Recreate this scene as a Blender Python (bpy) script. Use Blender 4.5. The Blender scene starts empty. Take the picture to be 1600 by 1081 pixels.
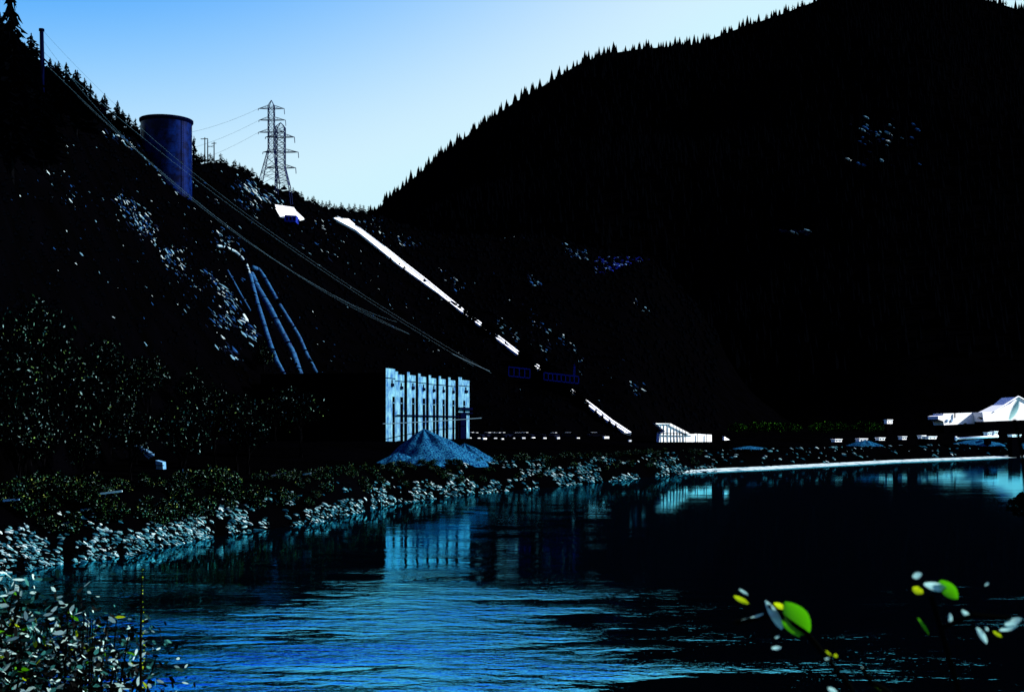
import bpy, math, random
import numpy as np
from mathutils import Vector, noise
random.seed(7); rng = np.random.default_rng(7)
scene = bpy.context.scene
COL = scene.collection
R = math.radians
# ---------------------------------------------------------------- camera, sky, sun, exposure
EYE, F, HOR = 11.0, 2000.0, 665.0          # eye height, focal length and horizon row in photo pixels
cam_d = bpy.data.cameras.new('camera'); cam = bpy.data.objects.new('camera', cam_d); COL.objects.link(cam)
cam.location = (0, 0, EYE); cam.rotation_euler = (R(90), 0, 0)
cam_d.lens = 45; cam_d.sensor_width = 36; cam_d.shift_y = (HOR - 540.5) / 1600
cam_d.clip_start = 0.1; cam_d.clip_end = 12000
cam_d.dof.use_dof = True; cam_d.dof.focus_distance = 260; cam_d.dof.aperture_fstop = 9
scene.camera = cam
SUN_EL, SUN_AZ = 31.0, 76.0                # azimuth clockwise from +Y
world = bpy.data.worlds.new('World'); scene.world = world; world.use_nodes = True
nt = world.node_tree; nt.nodes.clear()
sky = nt.nodes.new('ShaderNodeTexSky'); sky.sky_type = 'NISHITA'; sky.sun_disc = False
sky.sun_elevation = R(SUN_EL); sky.sun_rotation = R(SUN_AZ)
sky.air_density = 1.0; sky.dust_density = 3.0; sky.ozone_density = 3.0; sky.altitude = 300
bg = nt.nodes.new('ShaderNodeBackground'); bg.inputs['Strength'].default_value = 0.05
wo = nt.nodes.new('ShaderNodeOutputWorld')
sep = nt.nodes.new('ShaderNodeSeparateColor'); cmb = nt.nodes.new('ShaderNodeCombineColor'); nt.links.new(sky.outputs[0], sep.inputs[0])
for i_, (lo_, hi_, fl_, mx_) in enumerate(((1.1, 1.9, 0.02, 3.9), (1.28, 2.95, 0.04, 5.55), (1.2, 3.6, 0.10, 6.15))):   # slide film response of the sky per channel
    mr0 = nt.nodes.new('ShaderNodeMapRange'); mr0.interpolation_type = 'SMOOTHSTEP'; nt.links.new(sep.outputs[i_], mr0.inputs[0])
    mr0.inputs[1].default_value = lo_; mr0.inputs[2].default_value = hi_; mr0.inputs[3].default_value = fl_; mr0.inputs[4].default_value = mx_
    nt.links.new(mr0.outputs[0], cmb.inputs[i_])
nt.links.new(cmb.outputs[0], bg.inputs[0]); nt.links.new(bg.outputs[0], wo.inputs[0])
sun_d = bpy.data.lights.new('sun', 'SUN'); sun_d.energy = 5.0; sun_d.angle = R(0.5); sun_d.color = (1, 0.97, 0.93)
sun = bpy.data.objects.new('sun', sun_d); COL.objects.link(sun)
sd = Vector((math.sin(R(SUN_AZ)) * math.cos(R(SUN_EL)), math.cos(R(SUN_AZ)) * math.cos(R(SUN_EL)), math.sin(R(SUN_EL))))
sun.rotation_euler = sd.to_track_quat('Z', 'Y').to_euler()
vs = scene.view_settings; vs.view_transform = 'Standard'; vs.look = 'None'; vs.gamma = 1; vs.exposure = 1.7
scene.render.engine = 'CYCLES'
scene.cycles.max_bounces = 5; scene.cycles.diffuse_bounces = 2; scene.cycles.glossy_bounces = 3

# ---------------------------------------------------------------- helpers
def P(px, py, D):                           # a point D metres ahead that stands at photo pixel (px, py)
    return Vector(((px - 800) / F * D, D, EYE + (HOR - py) / F * D))
class MB:
    def __init__(s): s.v = []; s.f = []
    def add(s, vs_, fs):
        b = len(s.v); s.v += [tuple(v) for v in vs_]; s.f += [tuple(b + i for i in f) for f in fs]
    def box(s, c, d, rz=0.0):
        cx, cy, cz = c; dx, dy, dz = d[0] / 2, d[1] / 2, d[2] / 2
        co, si = math.cos(rz), math.sin(rz)
        p = [(cx + x * co - y * si, cy + x * si + y * co, cz + z) for x in (-dx, dx) for y in (-dy, dy) for z in (-dz, dz)]
        s.add(p, [(0, 1, 3, 2), (4, 6, 7, 5), (0, 4, 5, 1), (2, 3, 7, 6), (0, 2, 6, 4), (1, 5, 7, 3)])
    def beam(s, p, q, w, w2=None):
        p = Vector(p); q = Vector(q); d = (q - p)
        if d.length < 1e-6: return
        d.normalize(); a = d.cross(Vector((0, 0, 1)))
        if a.length < 1e-3: a = d.cross(Vector((1, 0, 0)))
        a.normalize(); b = d.cross(a); w2 = w if w2 is None else w2
        vs_ = [p + (a * i + b * j) * w / 2 for i, j in ((-1, -1), (1, -1), (1, 1), (-1, 1))] + [q + (a * i + b * j) * w2 / 2 for i, j in ((-1, -1), (1, -1), (1, 1), (-1, 1))]
        s.add(vs_, [(0, 1, 5, 4), (1, 2, 6, 5), (2, 3, 7, 6), (3, 0, 4, 7), (3, 2, 1, 0), (4, 5, 6, 7)])
    def tube(s, pts, r, n=6, caps=True):
        pts = [Vector(p) for p in pts]; rs = r if isinstance(r, (list, tuple)) else [r] * len(pts)
        b0 = len(s.v); up = Vector((0, 0, 1))
        for i, p in enumerate(pts):
            d = (pts[min(i + 1, len(pts) - 1)] - pts[max(i - 1, 0)]).normalized()
            a = d.cross(up)
            if a.length < 1e-2: a = d.cross(Vector((0, 1, 0)))
            a.normalize(); b = d.cross(a)
            for k in range(n):
                t = 2 * math.pi * k / n; s.v.append(tuple(p + (a * math.cos(t) + b * math.sin(t)) * rs[i]))
        for i in range(len(pts) - 1):
            for k in range(n):
                s.f.append((b0 + i * n + k, b0 + i * n + (k + 1) % n, b0 + (i + 1) * n + (k + 1) % n, b0 + (i + 1) * n + k))
        if caps:
            s.f.append(tuple(b0 + k for k in range(n))[::-1]); s.f.append(tuple(b0 + (len(pts) - 1) * n + k for k in range(n)))
    def prism(s, poly, vec):                # polygon extruded along vec
        n = len(poly); vec = Vector(vec); poly = [Vector(p) for p in poly]
        s.add(poly + [p + vec for p in poly], [tuple(range(n))[::-1], tuple(range(n, 2 * n))] + [(i, (i + 1) % n, n + (i + 1) % n, n + i) for i in range(n)])
    def mesh(s, name, m, smooth=False):
        me = bpy.data.meshes.new(name); me.from_pydata(s.v, [], s.f); me.update()
        if m: me.materials.append(m)
        if smooth: me.polygons.foreach_set('use_smooth', [True] * len(me.polygons))
        return me
    def build(s, name, m, parent=None, smooth=False):
        return link(name, s.mesh(name, m, smooth), parent)
def link(name, me, parent=None):
    o = bpy.data.objects.new(name, me); COL.objects.link(o)
    if parent is not None:
        o.parent = parent; o.location = -parent.location if not parent.get('local') else (0, 0, 0)
    return o
def tag(o, label, cat, group=None):
    o['label'] = label; o['category'] = cat
    if group: o['group'] = group
    return o
def thing(name, loc, label, cat, group=None, local=False):
    o = bpy.data.objects.new(name, None); COL.objects.link(o); o.location = loc; o.empty_display_size = 0.5
    if local: o['local'] = 1
    return tag(o, label, cat, group)
ONES = 'zeroth first second third fourth fifth sixth seventh eighth ninth tenth eleventh twelfth thirteenth fourteenth fifteenth sixteenth seventeenth eighteenth nineteenth'.split()
def nth(n):
    if n < 20: return ONES[n]
    t_ = {2: ('twentieth', 'twenty'), 3: ('thirtieth', 'thirty'), 4: ('fortieth', 'forty')}[n // 10]
    return t_[0] if n % 10 == 0 else t_[1] + '-' + ONES[n % 10]
def zone(px):
    for lim, w_ in ((120, 'by the left edge'), (240, 'before the little shed'), (430, 'before the dark wood'), (590, 'before the shaded powerhouse end wall'), (780, 'below the gravel piles'), (960, 'right of the gravel piles')):
        if px < lim: return w_
    return 'below the foot of the chute'
def structure(o): o['kind'] = 'structure'; return o
def stuff(o, label, cat): o['kind'] = 'stuff'; o['label'] = label; o['category'] = cat; return o
def dup(o, loc, rz=0.0, sc=1.0, label=None, group=None, name=None):
    c = o.copy(); COL.objects.link(c); c.location = loc; c.rotation_euler = (0, 0, rz)
    c.scale = sc if isinstance(sc, tuple) else (sc,) * 3
    if label: c['label'] = label
    if group: c['group'] = group
    for ch in o.children:
        d = ch.copy(); COL.objects.link(d); d.parent = c
        for g in ch.children:
            e = g.copy(); COL.objects.link(e); e.parent = d
    return c
def np_mesh(name, V, Fa, m, smooth=True):
    me = bpy.data.meshes.new(name); n = Fa.shape[1]
    me.vertices.add(len(V)); me.vertices.foreach_set('co', np.asarray(V, dtype=np.float32).ravel())
    me.loops.add(Fa.size); me.loops.foreach_set('vertex_index', Fa.astype(np.int32).ravel())
    me.polygons.add(len(Fa)); me.polygons.foreach_set('loop_start', np.arange(len(Fa), dtype=np.int32) * n)
    me.update(calc_edges=True); me.validate()
    if m: me.materials.append(m)
    me.polygons.foreach_set('use_smooth', [smooth] * len(me.polygons))
    return me

# ---------------------------------------------------------------- materials
def mat(name, c1, c2=None, scale=1.0, rough=0.8, spec=0.3, bump=0.0, bscale=None, detail=6, lo=0.35, hi=0.65, metal=0.0, stretch=None, island=None, trans=0.0):
    m = bpy.data.materials.new(name); m.use_nodes = True; t = m.node_tree; N = t.nodes; L = t.links
    b = N['Principled BSDF']; b.inputs['Roughness'].default_value = rough
    b.inputs['Specular IOR Level'].default_value = spec; b.inputs['Metallic'].default_value = metal
    b.inputs['Base Color'].default_value = (*c1, 1)
    tc = N.new('ShaderNodeTexCoord'); mp = N.new('ShaderNodeMapping'); L.new(tc.outputs['Object'], mp.inputs[0])
    if stretch: mp.inputs['Scale'].default_value = stretch
    if c2:
        no = N.new('ShaderNodeTexNoise'); no.inputs['Scale'].default_value = scale; no.inputs['Detail'].default_value = detail
        no.inputs['Roughness'].default_value = 0.65; L.new(mp.outputs[0], no.inputs['Vector'])
        r = N.new('ShaderNodeValToRGB'); r.color_ramp.elements[0].position = lo; r.color_ramp.elements[1].position = hi
        r.color_ramp.elements[0].color = (*c1, 1); r.color_ramp.elements[1].color = (*c2, 1)
        L.new(no.outputs[0], r.inputs[0]); L.new(r.outputs[0], b.inputs['Base Color'])
    if island:                              # [(position, colour)...] chosen per loose piece
        g = N.new('ShaderNodeNewGeometry'); r = N.new('ShaderNodeValToRGB'); r.color_ramp.interpolation = 'CONSTANT'
        e = r.color_ramp.elements
        while len(e) < len(island): e.new(0.5)
        for i, (p_, c_) in enumerate(island): e[i].position = p_; e[i].color = (*c_, 1)
        oi = N.new('ShaderNodeObjectInfo'); ad = N.new('ShaderNodeMath'); ad.operation = 'ADD'; fr_ = N.new('ShaderNodeMath'); fr_.operation = 'FRACT'; L.new(g.outputs['Random Per Island'], ad.inputs[0]); L.new(oi.outputs['Random'], ad.inputs[1]); L.new(ad.outputs[0], fr_.inputs[0]); L.new(fr_.outputs[0], r.inputs[0]); L.new(r.outputs[0], b.inputs['Base Color'])
        if trans:
            tr = N.new('ShaderNodeBsdfTranslucent'); mx = N.new('ShaderNodeMixShader'); mx.inputs[0].default_value = trans
            L.new(r.outputs[0], tr.inputs[0]); L.new(b.outputs[0], mx.inputs[1]); L.new(tr.outputs[0], mx.inputs[2])
            L.new(mx.outputs[0], N['Material Output'].inputs[0])
    if bump:
        n2 = N.new('ShaderNodeTexNoise'); n2.inputs['Scale'].default_value = bscale or scale * 3; n2.inputs['Detail'].default_value = 5
        L.new(mp.outputs[0], n2.inputs['Vector'])
        bp = N.new('ShaderNodeBump'); bp.inputs['Strength'].default_value = bump; L.new(n2.outputs[0], bp.inputs['Height']); L.new(bp.outputs[0], b.inputs['Normal'])
    return m
BLK = (0.0003, 0.0004, 0.0006)
M = {}
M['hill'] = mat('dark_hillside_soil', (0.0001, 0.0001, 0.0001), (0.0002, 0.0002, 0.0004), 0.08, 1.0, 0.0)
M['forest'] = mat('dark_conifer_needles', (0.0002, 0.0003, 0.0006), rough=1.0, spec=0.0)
M['bark'] = mat('dark_bark', (0.001, 0.001, 0.0013), rough=1, spec=0)
M['leaf'] = mat('dark_broad_leaves', BLK, rough=0.7, spec=0.0, island=[(0, (0.0002, 0.0003, 0.0004)), (0.955, (0.03, 0.07, 0.05)), (0.975, (0.09, 0.15, 0.15)), (0.99, (0.06, 0.11, 0.03))])  # the few paler leaves put sun sparkle into the colour
M['shrub'] = mat('bank_shrub_leaves', BLK, rough=0.7, spec=0.0, island=[(0, (0.0002, 0.0004, 0.0003)), (0.86, (0.012, 0.035, 0.008)), (0.92, (0.03, 0.09, 0.05)), (0.955, (0.09, 0.15, 0.14)), (0.985, (0.10, 0.13, 0.03))])  # paler leaf shares paint sun glints onto the shrubs
M['greenshrub'] = mat('green_shrub_leaves', BLK, rough=0.7, spec=0.0, island=[(0, (0.0002, 0.0004, 0.0003)), (0.80, (0.006, 0.03, 0.003)), (0.94, (0.03, 0.13, 0.01))])
M['rock'] = mat('pale_blue_riprap', (0.004, 0.02, 0.035), (0.16, 0.24, 0.26), 1.8, 0.9, 0.0, 0.6, 5, lo=0.35, hi=0.6)
M['rockisl'] = mat('mixed_riprap', (0.1,) * 3, rough=0.9, spec=0.0, bump=0.8, bscale=4, island=[(0, (0.0003, 0.0005, 0.0007)), (0.54, (0.005, 0.035, 0.055)), (0.71, (0.03, 0.10, 0.12)), (0.84, (0.10, 0.17, 0.19)), (0.95, (0.22, 0.28, 0.29))])
M['scree'] = mat('hillside_scree', (0.1,) * 3, rough=0.9, spec=0.0, island=[(0, (0.002, 0.004, 0.012)), (0.35, (0.006, 0.03, 0.10)), (0.6, (0.06, 0.13, 0.18)), (0.85, (0.22, 0.28, 0.30))])
M['blue_rock'] = mat('dark_blue_scree', (0.1,) * 3, rough=0.9, spec=0.0, island=[(0, (0.001, 0.001, 0.02)), (0.35, (0.004, 0.010, 0.14)), (0.8, (0.07, 0.14, 0.3))])
M['concrete'] = mat('weathered_concrete', (0.002, 0.035, 0.13), (0.10, 0.24, 0.28), 0.8, 0.9, 0.05, 0.2, 4, lo=0.33, hi=0.72, stretch=(1, 1, 0.6))
M['dark'] = mat('black_parts_and_shade', (0.0003, 0.0003, 0.0006), rough=0.9, spec=0.0)  # dark parts, and the painted shade of the powerhouse end wall
M['glass_and_shade'] = mat('window_glass_and_shade', (0.0003, 0.0003, 0.0005), rough=0.9, spec=0.0)  # window panes, and painted shade in the powerhouse recesses
M['tank'] = mat('dark_blue_steel', (0.0001, 0.0006, 0.008), (0.0004, 0.005, 0.045), 0.25, 0.3, 0.02, 0.05, 1.0, lo=0.4, hi=0.6)
M['rust'] = mat('dark_steel', (0.0003, 0.0007, 0.006), rough=0.9, spec=0.0)
M['pylon'] = mat('blue_galvanised_steel', (0.001, 0.006, 0.04), rough=0.7, spec=0.05)
M['wire'] = mat('bright_cable_strand', (0.02, 0.05, 0.075), rough=0.6, spec=0.1)
M['penstock'] = mat('blue_painted_pipe', (0.0002, 0.002, 0.03), (0.010, 0.075, 0.17), 0.9, 0.8, 0.05, 0.1, 2, lo=0.35, hi=0.7)
M['penlight'] = mat('pale_pipe_coating', (0.03, 0.10, 0.16), (0.2, 0.26, 0.28), 0.9, 0.6, 0.3)
M['white'] = mat('white_paint', (0.72, 0.74, 0.76), (0.82, 0.83, 0.84), 0.4, 0.6, 0.3, 0.1, 3)
M['gravel'] = mat('blue_grey_gravel', (0.0002, 0.002, 0.03), (0.012, 0.11, 0.20), 3.2, 0.95, 0.0, 1.0, 9, detail=9, lo=0.42, hi=0.68)
M['sand'] = mat('pale_wet_sand', (0.01, 0.06, 0.10), (0.24, 0.3, 0.32), 0.35, 0.9, 0.0, 0.3, 4, lo=0.35, hi=0.5)
M['gantry'] = mat('violet_blue_steel', (0.0015, 0.010, 0.14), rough=0.8, spec=0.03)
M['roofglint'] = mat('car_roof_glint', (0.7, 0.74, 0.78), rough=0.4, spec=0.3)  # sun glinting off car roofs, put into a pale colour
M['cardark'] = mat('dark_car_paint', (0.0003, 0.0008, 0.006), rough=0.5, spec=0.02)
M['tyre'] = mat('black_rubber', (0.001, 0.001, 0.001), rough=0.9, spec=0.0)
M['cyan'] = mat('pale_blue_sheet_metal', (0.03, 0.12, 0.26), (0.08, 0.2, 0.33), 0.8, 0.6, 0.3)
M['willow'] = mat('willow_leaves_painted_glints', BLK, rough=0.6, spec=0.02, trans=0.4, island=[(0, (0.0003, 0.0006, 0.0005)), (0.60, (0.003, 0.02, 0.016)), (0.72, (0.02, 0.11, 0.10)), (0.80, (0.30, 0.46, 0.44)), (0.965, (0.20, 0.28, 0.003)), (0.98, (0.03, 0.14, 0.001))])  # pale share of the leaves also paints sun glints
def leafmat(name, c, tr):
    return mat(name, c, rough=0.5, spec=0.3, island=[(0, c), (1, c)], trans=tr)
M['green'] = leafmat('bright_green_leaf', (0.045, 0.27, 0.001), 0.55)
M['lime'] = leafmat('yellow_green_leaf', (0.34, 0.46, 0.003), 0.5)
M['pale'] = leafmat('leaf_painted_glare', (0.32, 0.58, 0.56), 0.5)  # sun and sky glare on a leaf, put into its pale colour
M['darkleaf'] = mat('dark_twig', (0.0008, 0.001, 0.0008), rough=0.9, spec=0.0)

def water_mat():
    m = bpy.data.materials.new('river_water'); m.use_nodes = True; t = m.node_tree; N = t.nodes; L = t.links
    b = N['Principled BSDF']; b.inputs['Base Color'].default_value = (0.0004, 0.0008, 0.0015, 1)
    b.inputs['Roughness'].default_value = 0.02; b.inputs['IOR'].default_value = 1.33; b.inputs['Specular IOR Level'].default_value = 0.5
    tc = N.new('ShaderNodeTexCoord')
    def nz(scale, st, det, rot=0.0):
        mp = N.new('ShaderNodeMapping'); mp.inputs['Scale'].default_value = st; mp.inputs['Rotation'].default_value = (0, 0, rot); L.new(tc.outputs['Object'], mp.inputs[0])
        n = N.new('ShaderNodeTexNoise'); n.inputs['Scale'].default_value = scale; n.inputs['Detail'].default_value = det; n.inputs['Roughness'].default_value = 0.55
        L.new(mp.outputs[0], n.inputs['Vector']); return n
    a = nz(1.0, (0.62, 1, 1), 4, 0.1); c = nz(0.14, (0.5, 1, 1), 3, 0.25); e = nz(0.16, (0.45, 1.0, 1), 3, 0.1)
    r = N.new('ShaderNodeMapRange'); r.inputs[1].default_value = 0.40; r.inputs[2].default_value = 0.66; r.inputs[3].default_value = 0.18; r.inputs[4].default_value = 1.7
    L.new(e.outputs[0], r.inputs[0])
    sx = N.new('ShaderNodeSeparateXYZ'); L.new(tc.outputs['Object'], sx.inputs[0])
    r2 = N.new('ShaderNodeMapRange'); r2.interpolation_type = 'SMOOTHSTEP'; r2.inputs[1].default_value = 58; r2.inputs[2].default_value = 104; r2.inputs[3].default_value = 1.0; r2.inputs[4].default_value = 0.07; L.new(sx.outputs[1], r2.inputs[0])
    dx = N.new('ShaderNodeMath'); dx.operation = 'MULTIPLY_ADD'; dx.inputs[1].default_value = 1.0; L.new(sx.outputs[0], dx.inputs[0])      # fast water in mid channel, slack towards both banks
    kk = N.new('ShaderNodeMath'); kk.operation = 'MULTIPLY'; kk.inputs[1].default_value = -0.05; L.new(sx.outputs[1], kk.inputs[0]); L.new(kk.outputs[0], dx.inputs[2])
    r3 = N.new('ShaderNodeMapRange'); r3.interpolation_type = 'SMOOTHSTEP'; r3.inputs[1].default_value = -5.0; r3.inputs[2].default_value = 9.0; r3.inputs[3].default_value = 1.0; r3.inputs[4].default_value = 0.22; L.new(dx.outputs[0], r3.inputs[0])
    r4 = N.new('ShaderNodeMapRange'); r4.interpolation_type = 'SMOOTHSTEP'; r4.inputs[1].default_value = -24.0; r4.inputs[2].default_value = -12.0; r4.inputs[3].default_value = 0.5; r4.inputs[4].default_value = 1.0; L.new(dx.outputs[0], r4.inputs[0])
    m5 = N.new('ShaderNodeMath'); m5.operation = 'MULTIPLY'; L.new(r3.outputs[0], m5.inputs[0]); L.new(r4.outputs[0], m5.inputs[1])
    m6 = N.new('ShaderNodeMath'); m6.operation = 'MULTIPLY'; L.new(m5.outputs[0], m6.inputs[0]); L.new(r2.outputs[0], m6.inputs[1]); r2 = m6
    m0 = N.new('ShaderNodeMath'); m0.operation = 'MULTIPLY'; L.new(r2.outputs[0], m0.inputs[0]); L.new(r.outputs[0], m0.inputs[1])
    mu = N.new('ShaderNodeMath'); mu.operation = 'MULTIPLY'; L.new(a.outputs[0], mu.inputs[0]); L.new(m0.outputs[0], mu.inputs[1])
    b1 = N.new('ShaderNodeBump'); b1.inputs['Strength'].default_value = 1.0; b1.inputs['Distance'].default_value = WAVE_A; L.new(mu.outputs[0], b1.inputs['Height'])
    b2 = N.new('ShaderNodeBump'); b2.inputs['Strength'].default_value = 1.0; b2.inputs['Distance'].default_value = WAVE_B; m3 = N.new('ShaderNodeMath'); m3.operation = 'MULTIPLY'; L.new(c.outputs[0], m3.inputs[0]); L.new(r2.outputs[0], m3.inputs[1]); L.new(m3.outputs[0], b2.inputs['Height']); L.new(b1.outputs[0], b2.inputs['Normal'])
    gl = N.new('ShaderNodeBsdfGlossy'); gl.inputs['Color'].default_value = (0.15, 0.80, 1.0, 1); gl.inputs['Roughness'].default_value = 0.03; L.new(b2.outputs[0], gl.inputs['Normal'])
    df = N.new('ShaderNodeBsdfDiffuse'); df.inputs['Color'].default_value = (0.0002, 0.0006, 0.0015, 1)
    fr = N.new('ShaderNodeFresnel'); fr.inputs['IOR'].default_value = 1.45; L.new(b2.outputs[0], fr.inputs['Normal'])
    mn = N.new('ShaderNodeMapRange'); mn.inputs[1].default_value = 0.0; mn.inputs[2].default_value = 1.0; mn.inputs[3].default_value = 1.0; mn.inputs[4].default_value = 0.36; L.new(fr.outputs[0], mn.inputs[0])
    mx = N.new('ShaderNodeMixShader'); L.new(mn.outputs[0], mx.inputs[0]); L.new(df.outputs[0], mx.inputs[1]); L.new(gl.outputs[0], mx.inputs[2]); L.new(mx.outputs[0], N['Material Output'].inputs[0])
    return m
WAVE_A, WAVE_B = 0.30, 0.24
M['water'] = water_mat()

# ---------------------------------------------------------------- terrain
def T(*a): return np.array([p[0] for p in a], float), np.array([p[1] for p in a], float)
SHORE = T((-3500, 1400), (-700, 1000), (0, 895), (100, 880), (200, 868), (300, 845), (400, 828), (500, 815), (560, 800), (600, 789), (700, 776), (800, 766), (900, 757), (1000, 747), (1070, 739), (1200, 733), (1400, 722), (1600, 714), (1900, 705), (3500, 700))
FOOT = T((-700, 130), (0, 128), (150, 165), (250, 215), (430, 285), (500, 350), (600, 385), (735, 405), (850, 405), (980, 425), (1100, 600), (1250, 800), (3500, 800))
RIDD = T((-3500, 200), (-700, 200), (0, 230), (100, 290), (215, 430), (260, 480), (340, 560), (430, 620), (520, 680), (590, 760), (700, 850), (1000, 950), (1250, 1050), (3500, 1100))
RIDY = T((-3500, -400), (-700, -250), (0, 75), (40, 110), (60, 140), (100, 150), (150, 182), (190, 205), (215, 212), (250, 240), (300, 252), (340, 250), (380, 264), (410, 287), (460, 300), (500, 320), (560, 330), (600, 340), (660, 362), (780, 370), (860, 368), (930, 390), (1020, 405), (1080, 470), (1180, 600), (1250, 652), (1300, 661), (3500, 661))
def ip(tb, x): return np.interp(x, tb[0], tb[1])
_nv = {}
def nz2(x, y, s):
    return noise.noise(Vector((x * s, y * s, s * 31.7)))
def tz(px, D):
    Ds = 2 * EYE * 1000 / (ip(SHORE, px) - HOR); Db = max(ip(FOOT, px), Ds + 20); Dr = ip(RIDD, px)
    zr = EYE + (HOR - ip(RIDY, px)) / F * Dr
    Ds += 7 * min(max((px - 1060) / 60, 0), 1); bk = Ds + 14
    if D < Ds: return max(-3.0, -(Ds - D) * 0.2)
    if D < bk: return 4.5 * ((D - Ds) / 14) ** 0.85
    def bench(d): return 4.5 + 3.0 * min(max((d - bk - 20) / 70, 0), 1)
    x = (px - 800) / F * D
    if D < Db: return bench(D)
    zb = bench(Db)
    n = (nz2(x, D, 0.02) * 5 + nz2(x, D, 0.06) * 2.5)
    if D <= Dr:
        t = (D - Db) / (Dr - Db); return zb + (zr - zb) * t + n * min(1, t * 5) * min(1, (1 - t) * 6) * min(1, max(zr - zb, 0) / 20)
    return max(5.0, zr - (D - Dr) * 0.35)
def hit(px, py, d0=None):                   # where the line of sight through a pixel meets the hillside
    D = d0 or 60.0
    k = (HOR - py) / F
    while D < 1400:
        if tz(px, D) >= EYE + k * D:
            for _ in range(6):
                D -= 0.25
                if tz(px, D) < EYE + k * D: break
            return P(px, py, D + 0.25), D
        D += max(0.8, D * 0.004)
    return None, None
def ground_at(x, y): return tz(800 + F * x / y, y)
cols = np.concatenate([np.arange(-3500, -700, 200), np.arange(-700, -20, 34), np.arange(-20, 1640, 7), np.arange(1640, 2700, 40), np.arange(2700, 3600, 200)])
rows = []
Dv = 45.0
while Dv < 1500: rows.append(Dv); Dv *= 1.0125 if Dv < 500 else 1.018
V = []
for c_ in cols:
    for d_ in rows:
        V.append(((c_ - 800) / F * d_, d_, tz(c_, d_) + (nz2((c_ - 800) / F * d_, d_, 0.3) * 0.35)))
nc, nr = len(cols), len(rows)
ii, jj = np.meshgrid(np.arange(nc - 1), np.arange(nr - 1), indexing='ij')
a_ = (ii * nr + jj).ravel()
Fa = np.stack([a_, a_ + nr, a_ + nr + 1, a_ + 1], 1)
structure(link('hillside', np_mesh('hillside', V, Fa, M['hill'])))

MR = T((-1500, 330), (300, 350), (500, 345), (580, 334), (600, 318), (620, 300), (650, 276), (680, 250), (740, 205), (800, 163), (860, 128), (900, 103), (940, 86), (1000, 77), (1090, 70), (1140, 50), (1220, 23), (1260, 8), (1330, -20), (1450, -25), (1560, 6), (1600, 18), (1700, 30), (2000, 20), (3200, 150))
def mz(px, D):
    Dr = 1700.0; zr = EYE + (HOR - ip(MR, px)) / F * Dr; Db = 900.0 - 60 * min(max((px - 1100) / 300, 0), 1)
    x = (px - 800) / F * D
    if D < Db: return 4.0
    t = (D - Db) / (Dr - Db)
    if t <= 1: return 4 + (zr - 4) * t ** 0.92 + nz2(x, D, 0.006) * 40 * min(1, t * 4) * min(1, (1 - t) * 4)
    return max(4, zr - (D - Dr) * 0.4)
mc = np.arange(-1500, 3201, 20); mr_ = np.linspace(820, 2600, 90)
V = [((c - 800) / F * d, d, mz(c, d) - (4.0 if d < 850 else 0)) for c in mc for d in mr_]
nr = len(mr_); ii, jj = np.meshgrid(np.arange(len(mc) - 1), np.arange(nr - 1), indexing='ij'); a_ = (ii * nr + jj).ravel()
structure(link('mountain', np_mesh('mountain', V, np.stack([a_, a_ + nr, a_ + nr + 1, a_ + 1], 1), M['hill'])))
# the near bank under the photographer
xs = np.linspace(-70, 70, 71); ys = np.linspace(-60, 42, 60)
def nb(x, y): return (9.45 - 0.27 * max(y, 0) + nz2(x, y, 0.4) * 0.15)
V = [(x, y, nb(x, y)) for x in xs for y in ys]
nr = len(ys); ii, jj = np.meshgrid(np.arange(len(xs) - 1), np.arange(nr - 1), indexing='ij'); a_ = (ii * nr + jj).ravel()
structure(link('near_bank', np_mesh('near_bank', V, np.stack([a_, a_ + nr, a_ + nr + 1, a_ + 1], 1), M['hill'])))
w = MB(); w.add([(-1500, -300, 0), (1500, -300, 0), (1500, 900, 0), (-1500, 900, 0)], [(0, 1, 2, 3)])
structure(w.build('river', M['water']))
# pale strip of sand at the far waterline
b = MB(); pr = None
for px in range(1050, 1900, 10):
    Ds = 22000 / (ip(SHORE, px) - HOR); wd = 7 * min(max((px - 1060) / 60, 0), 1) + 1.0
    q = [Vector(((px - 800) / F * d, d, z_)) for d, z_ in ((Ds - 1.5, -0.05), (Ds + wd * 0.1 + 3 * nz2(px, 3, 0.03), 0.08), (Ds + wd, 0.55))]
    if pr: b.add(pr + q, [(0, 1, 4, 3), (1, 2, 5, 4)])
    pr = q
structure(b.build('sand_beach', M['sand'], smooth=True))

# ---------------------------------------------------------------- trees
def conifer_mesh(h, seed, tiers=16, boughs=9, name='crown', m=None, trunk=True):
    rd = random.Random(seed); mb = MB()
    if trunk: mb.tube([(0, 0, -1), (0, 0, h * 0.88)], [h * 0.022, h * 0.004], 5)
    for i in range(tiers):
        t = i / (tiers - 1); z = h * (0.10 + 0.88 * t); rad = h * 0.27 * (1 - t) ** 0.85 * rd.uniform(0.6, 1.15) + h * 0.012
        for k in range(boughs):
            an = 2 * math.pi * (k + rd.random()) / boughs; r = rad * rd.choice((0.35, 0.55, 0.8, 1.0, 1.3)) * rd.uniform(0.8, 1.1); dr = h * 0.05 * rd.uniform(0.3, 1.8)
            d = Vector((math.cos(an), math.sin(an), 0)); s = Vector((-d.y, d.x, 0)) * r * rd.uniform(0.25, 0.45) * min(1, 22 / tiers)
            a = Vector((0, 0, z + h * 0.03)); mid = a + d * r * 0.55 - Vector((0, 0, dr * 0.4)); tip = a + d * r - Vector((0, 0, dr))
            mb.add([a, mid + s, tip, mid - s, mid - Vector((0, 0, h * 0.06 * min(1, 17 / tiers)))], [(0, 1, 2), (0, 2, 3), (1, 4, 2), (2, 4, 3)])
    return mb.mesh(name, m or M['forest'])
con_far = [conifer_mesh(1.0, s, 9, 6, 'conifer') for s in range(6)]
con_near = [conifer_mesh(1.0, 50 + s, 19, 7, 'crown', trunk=False) for s in range(4)]
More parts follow.
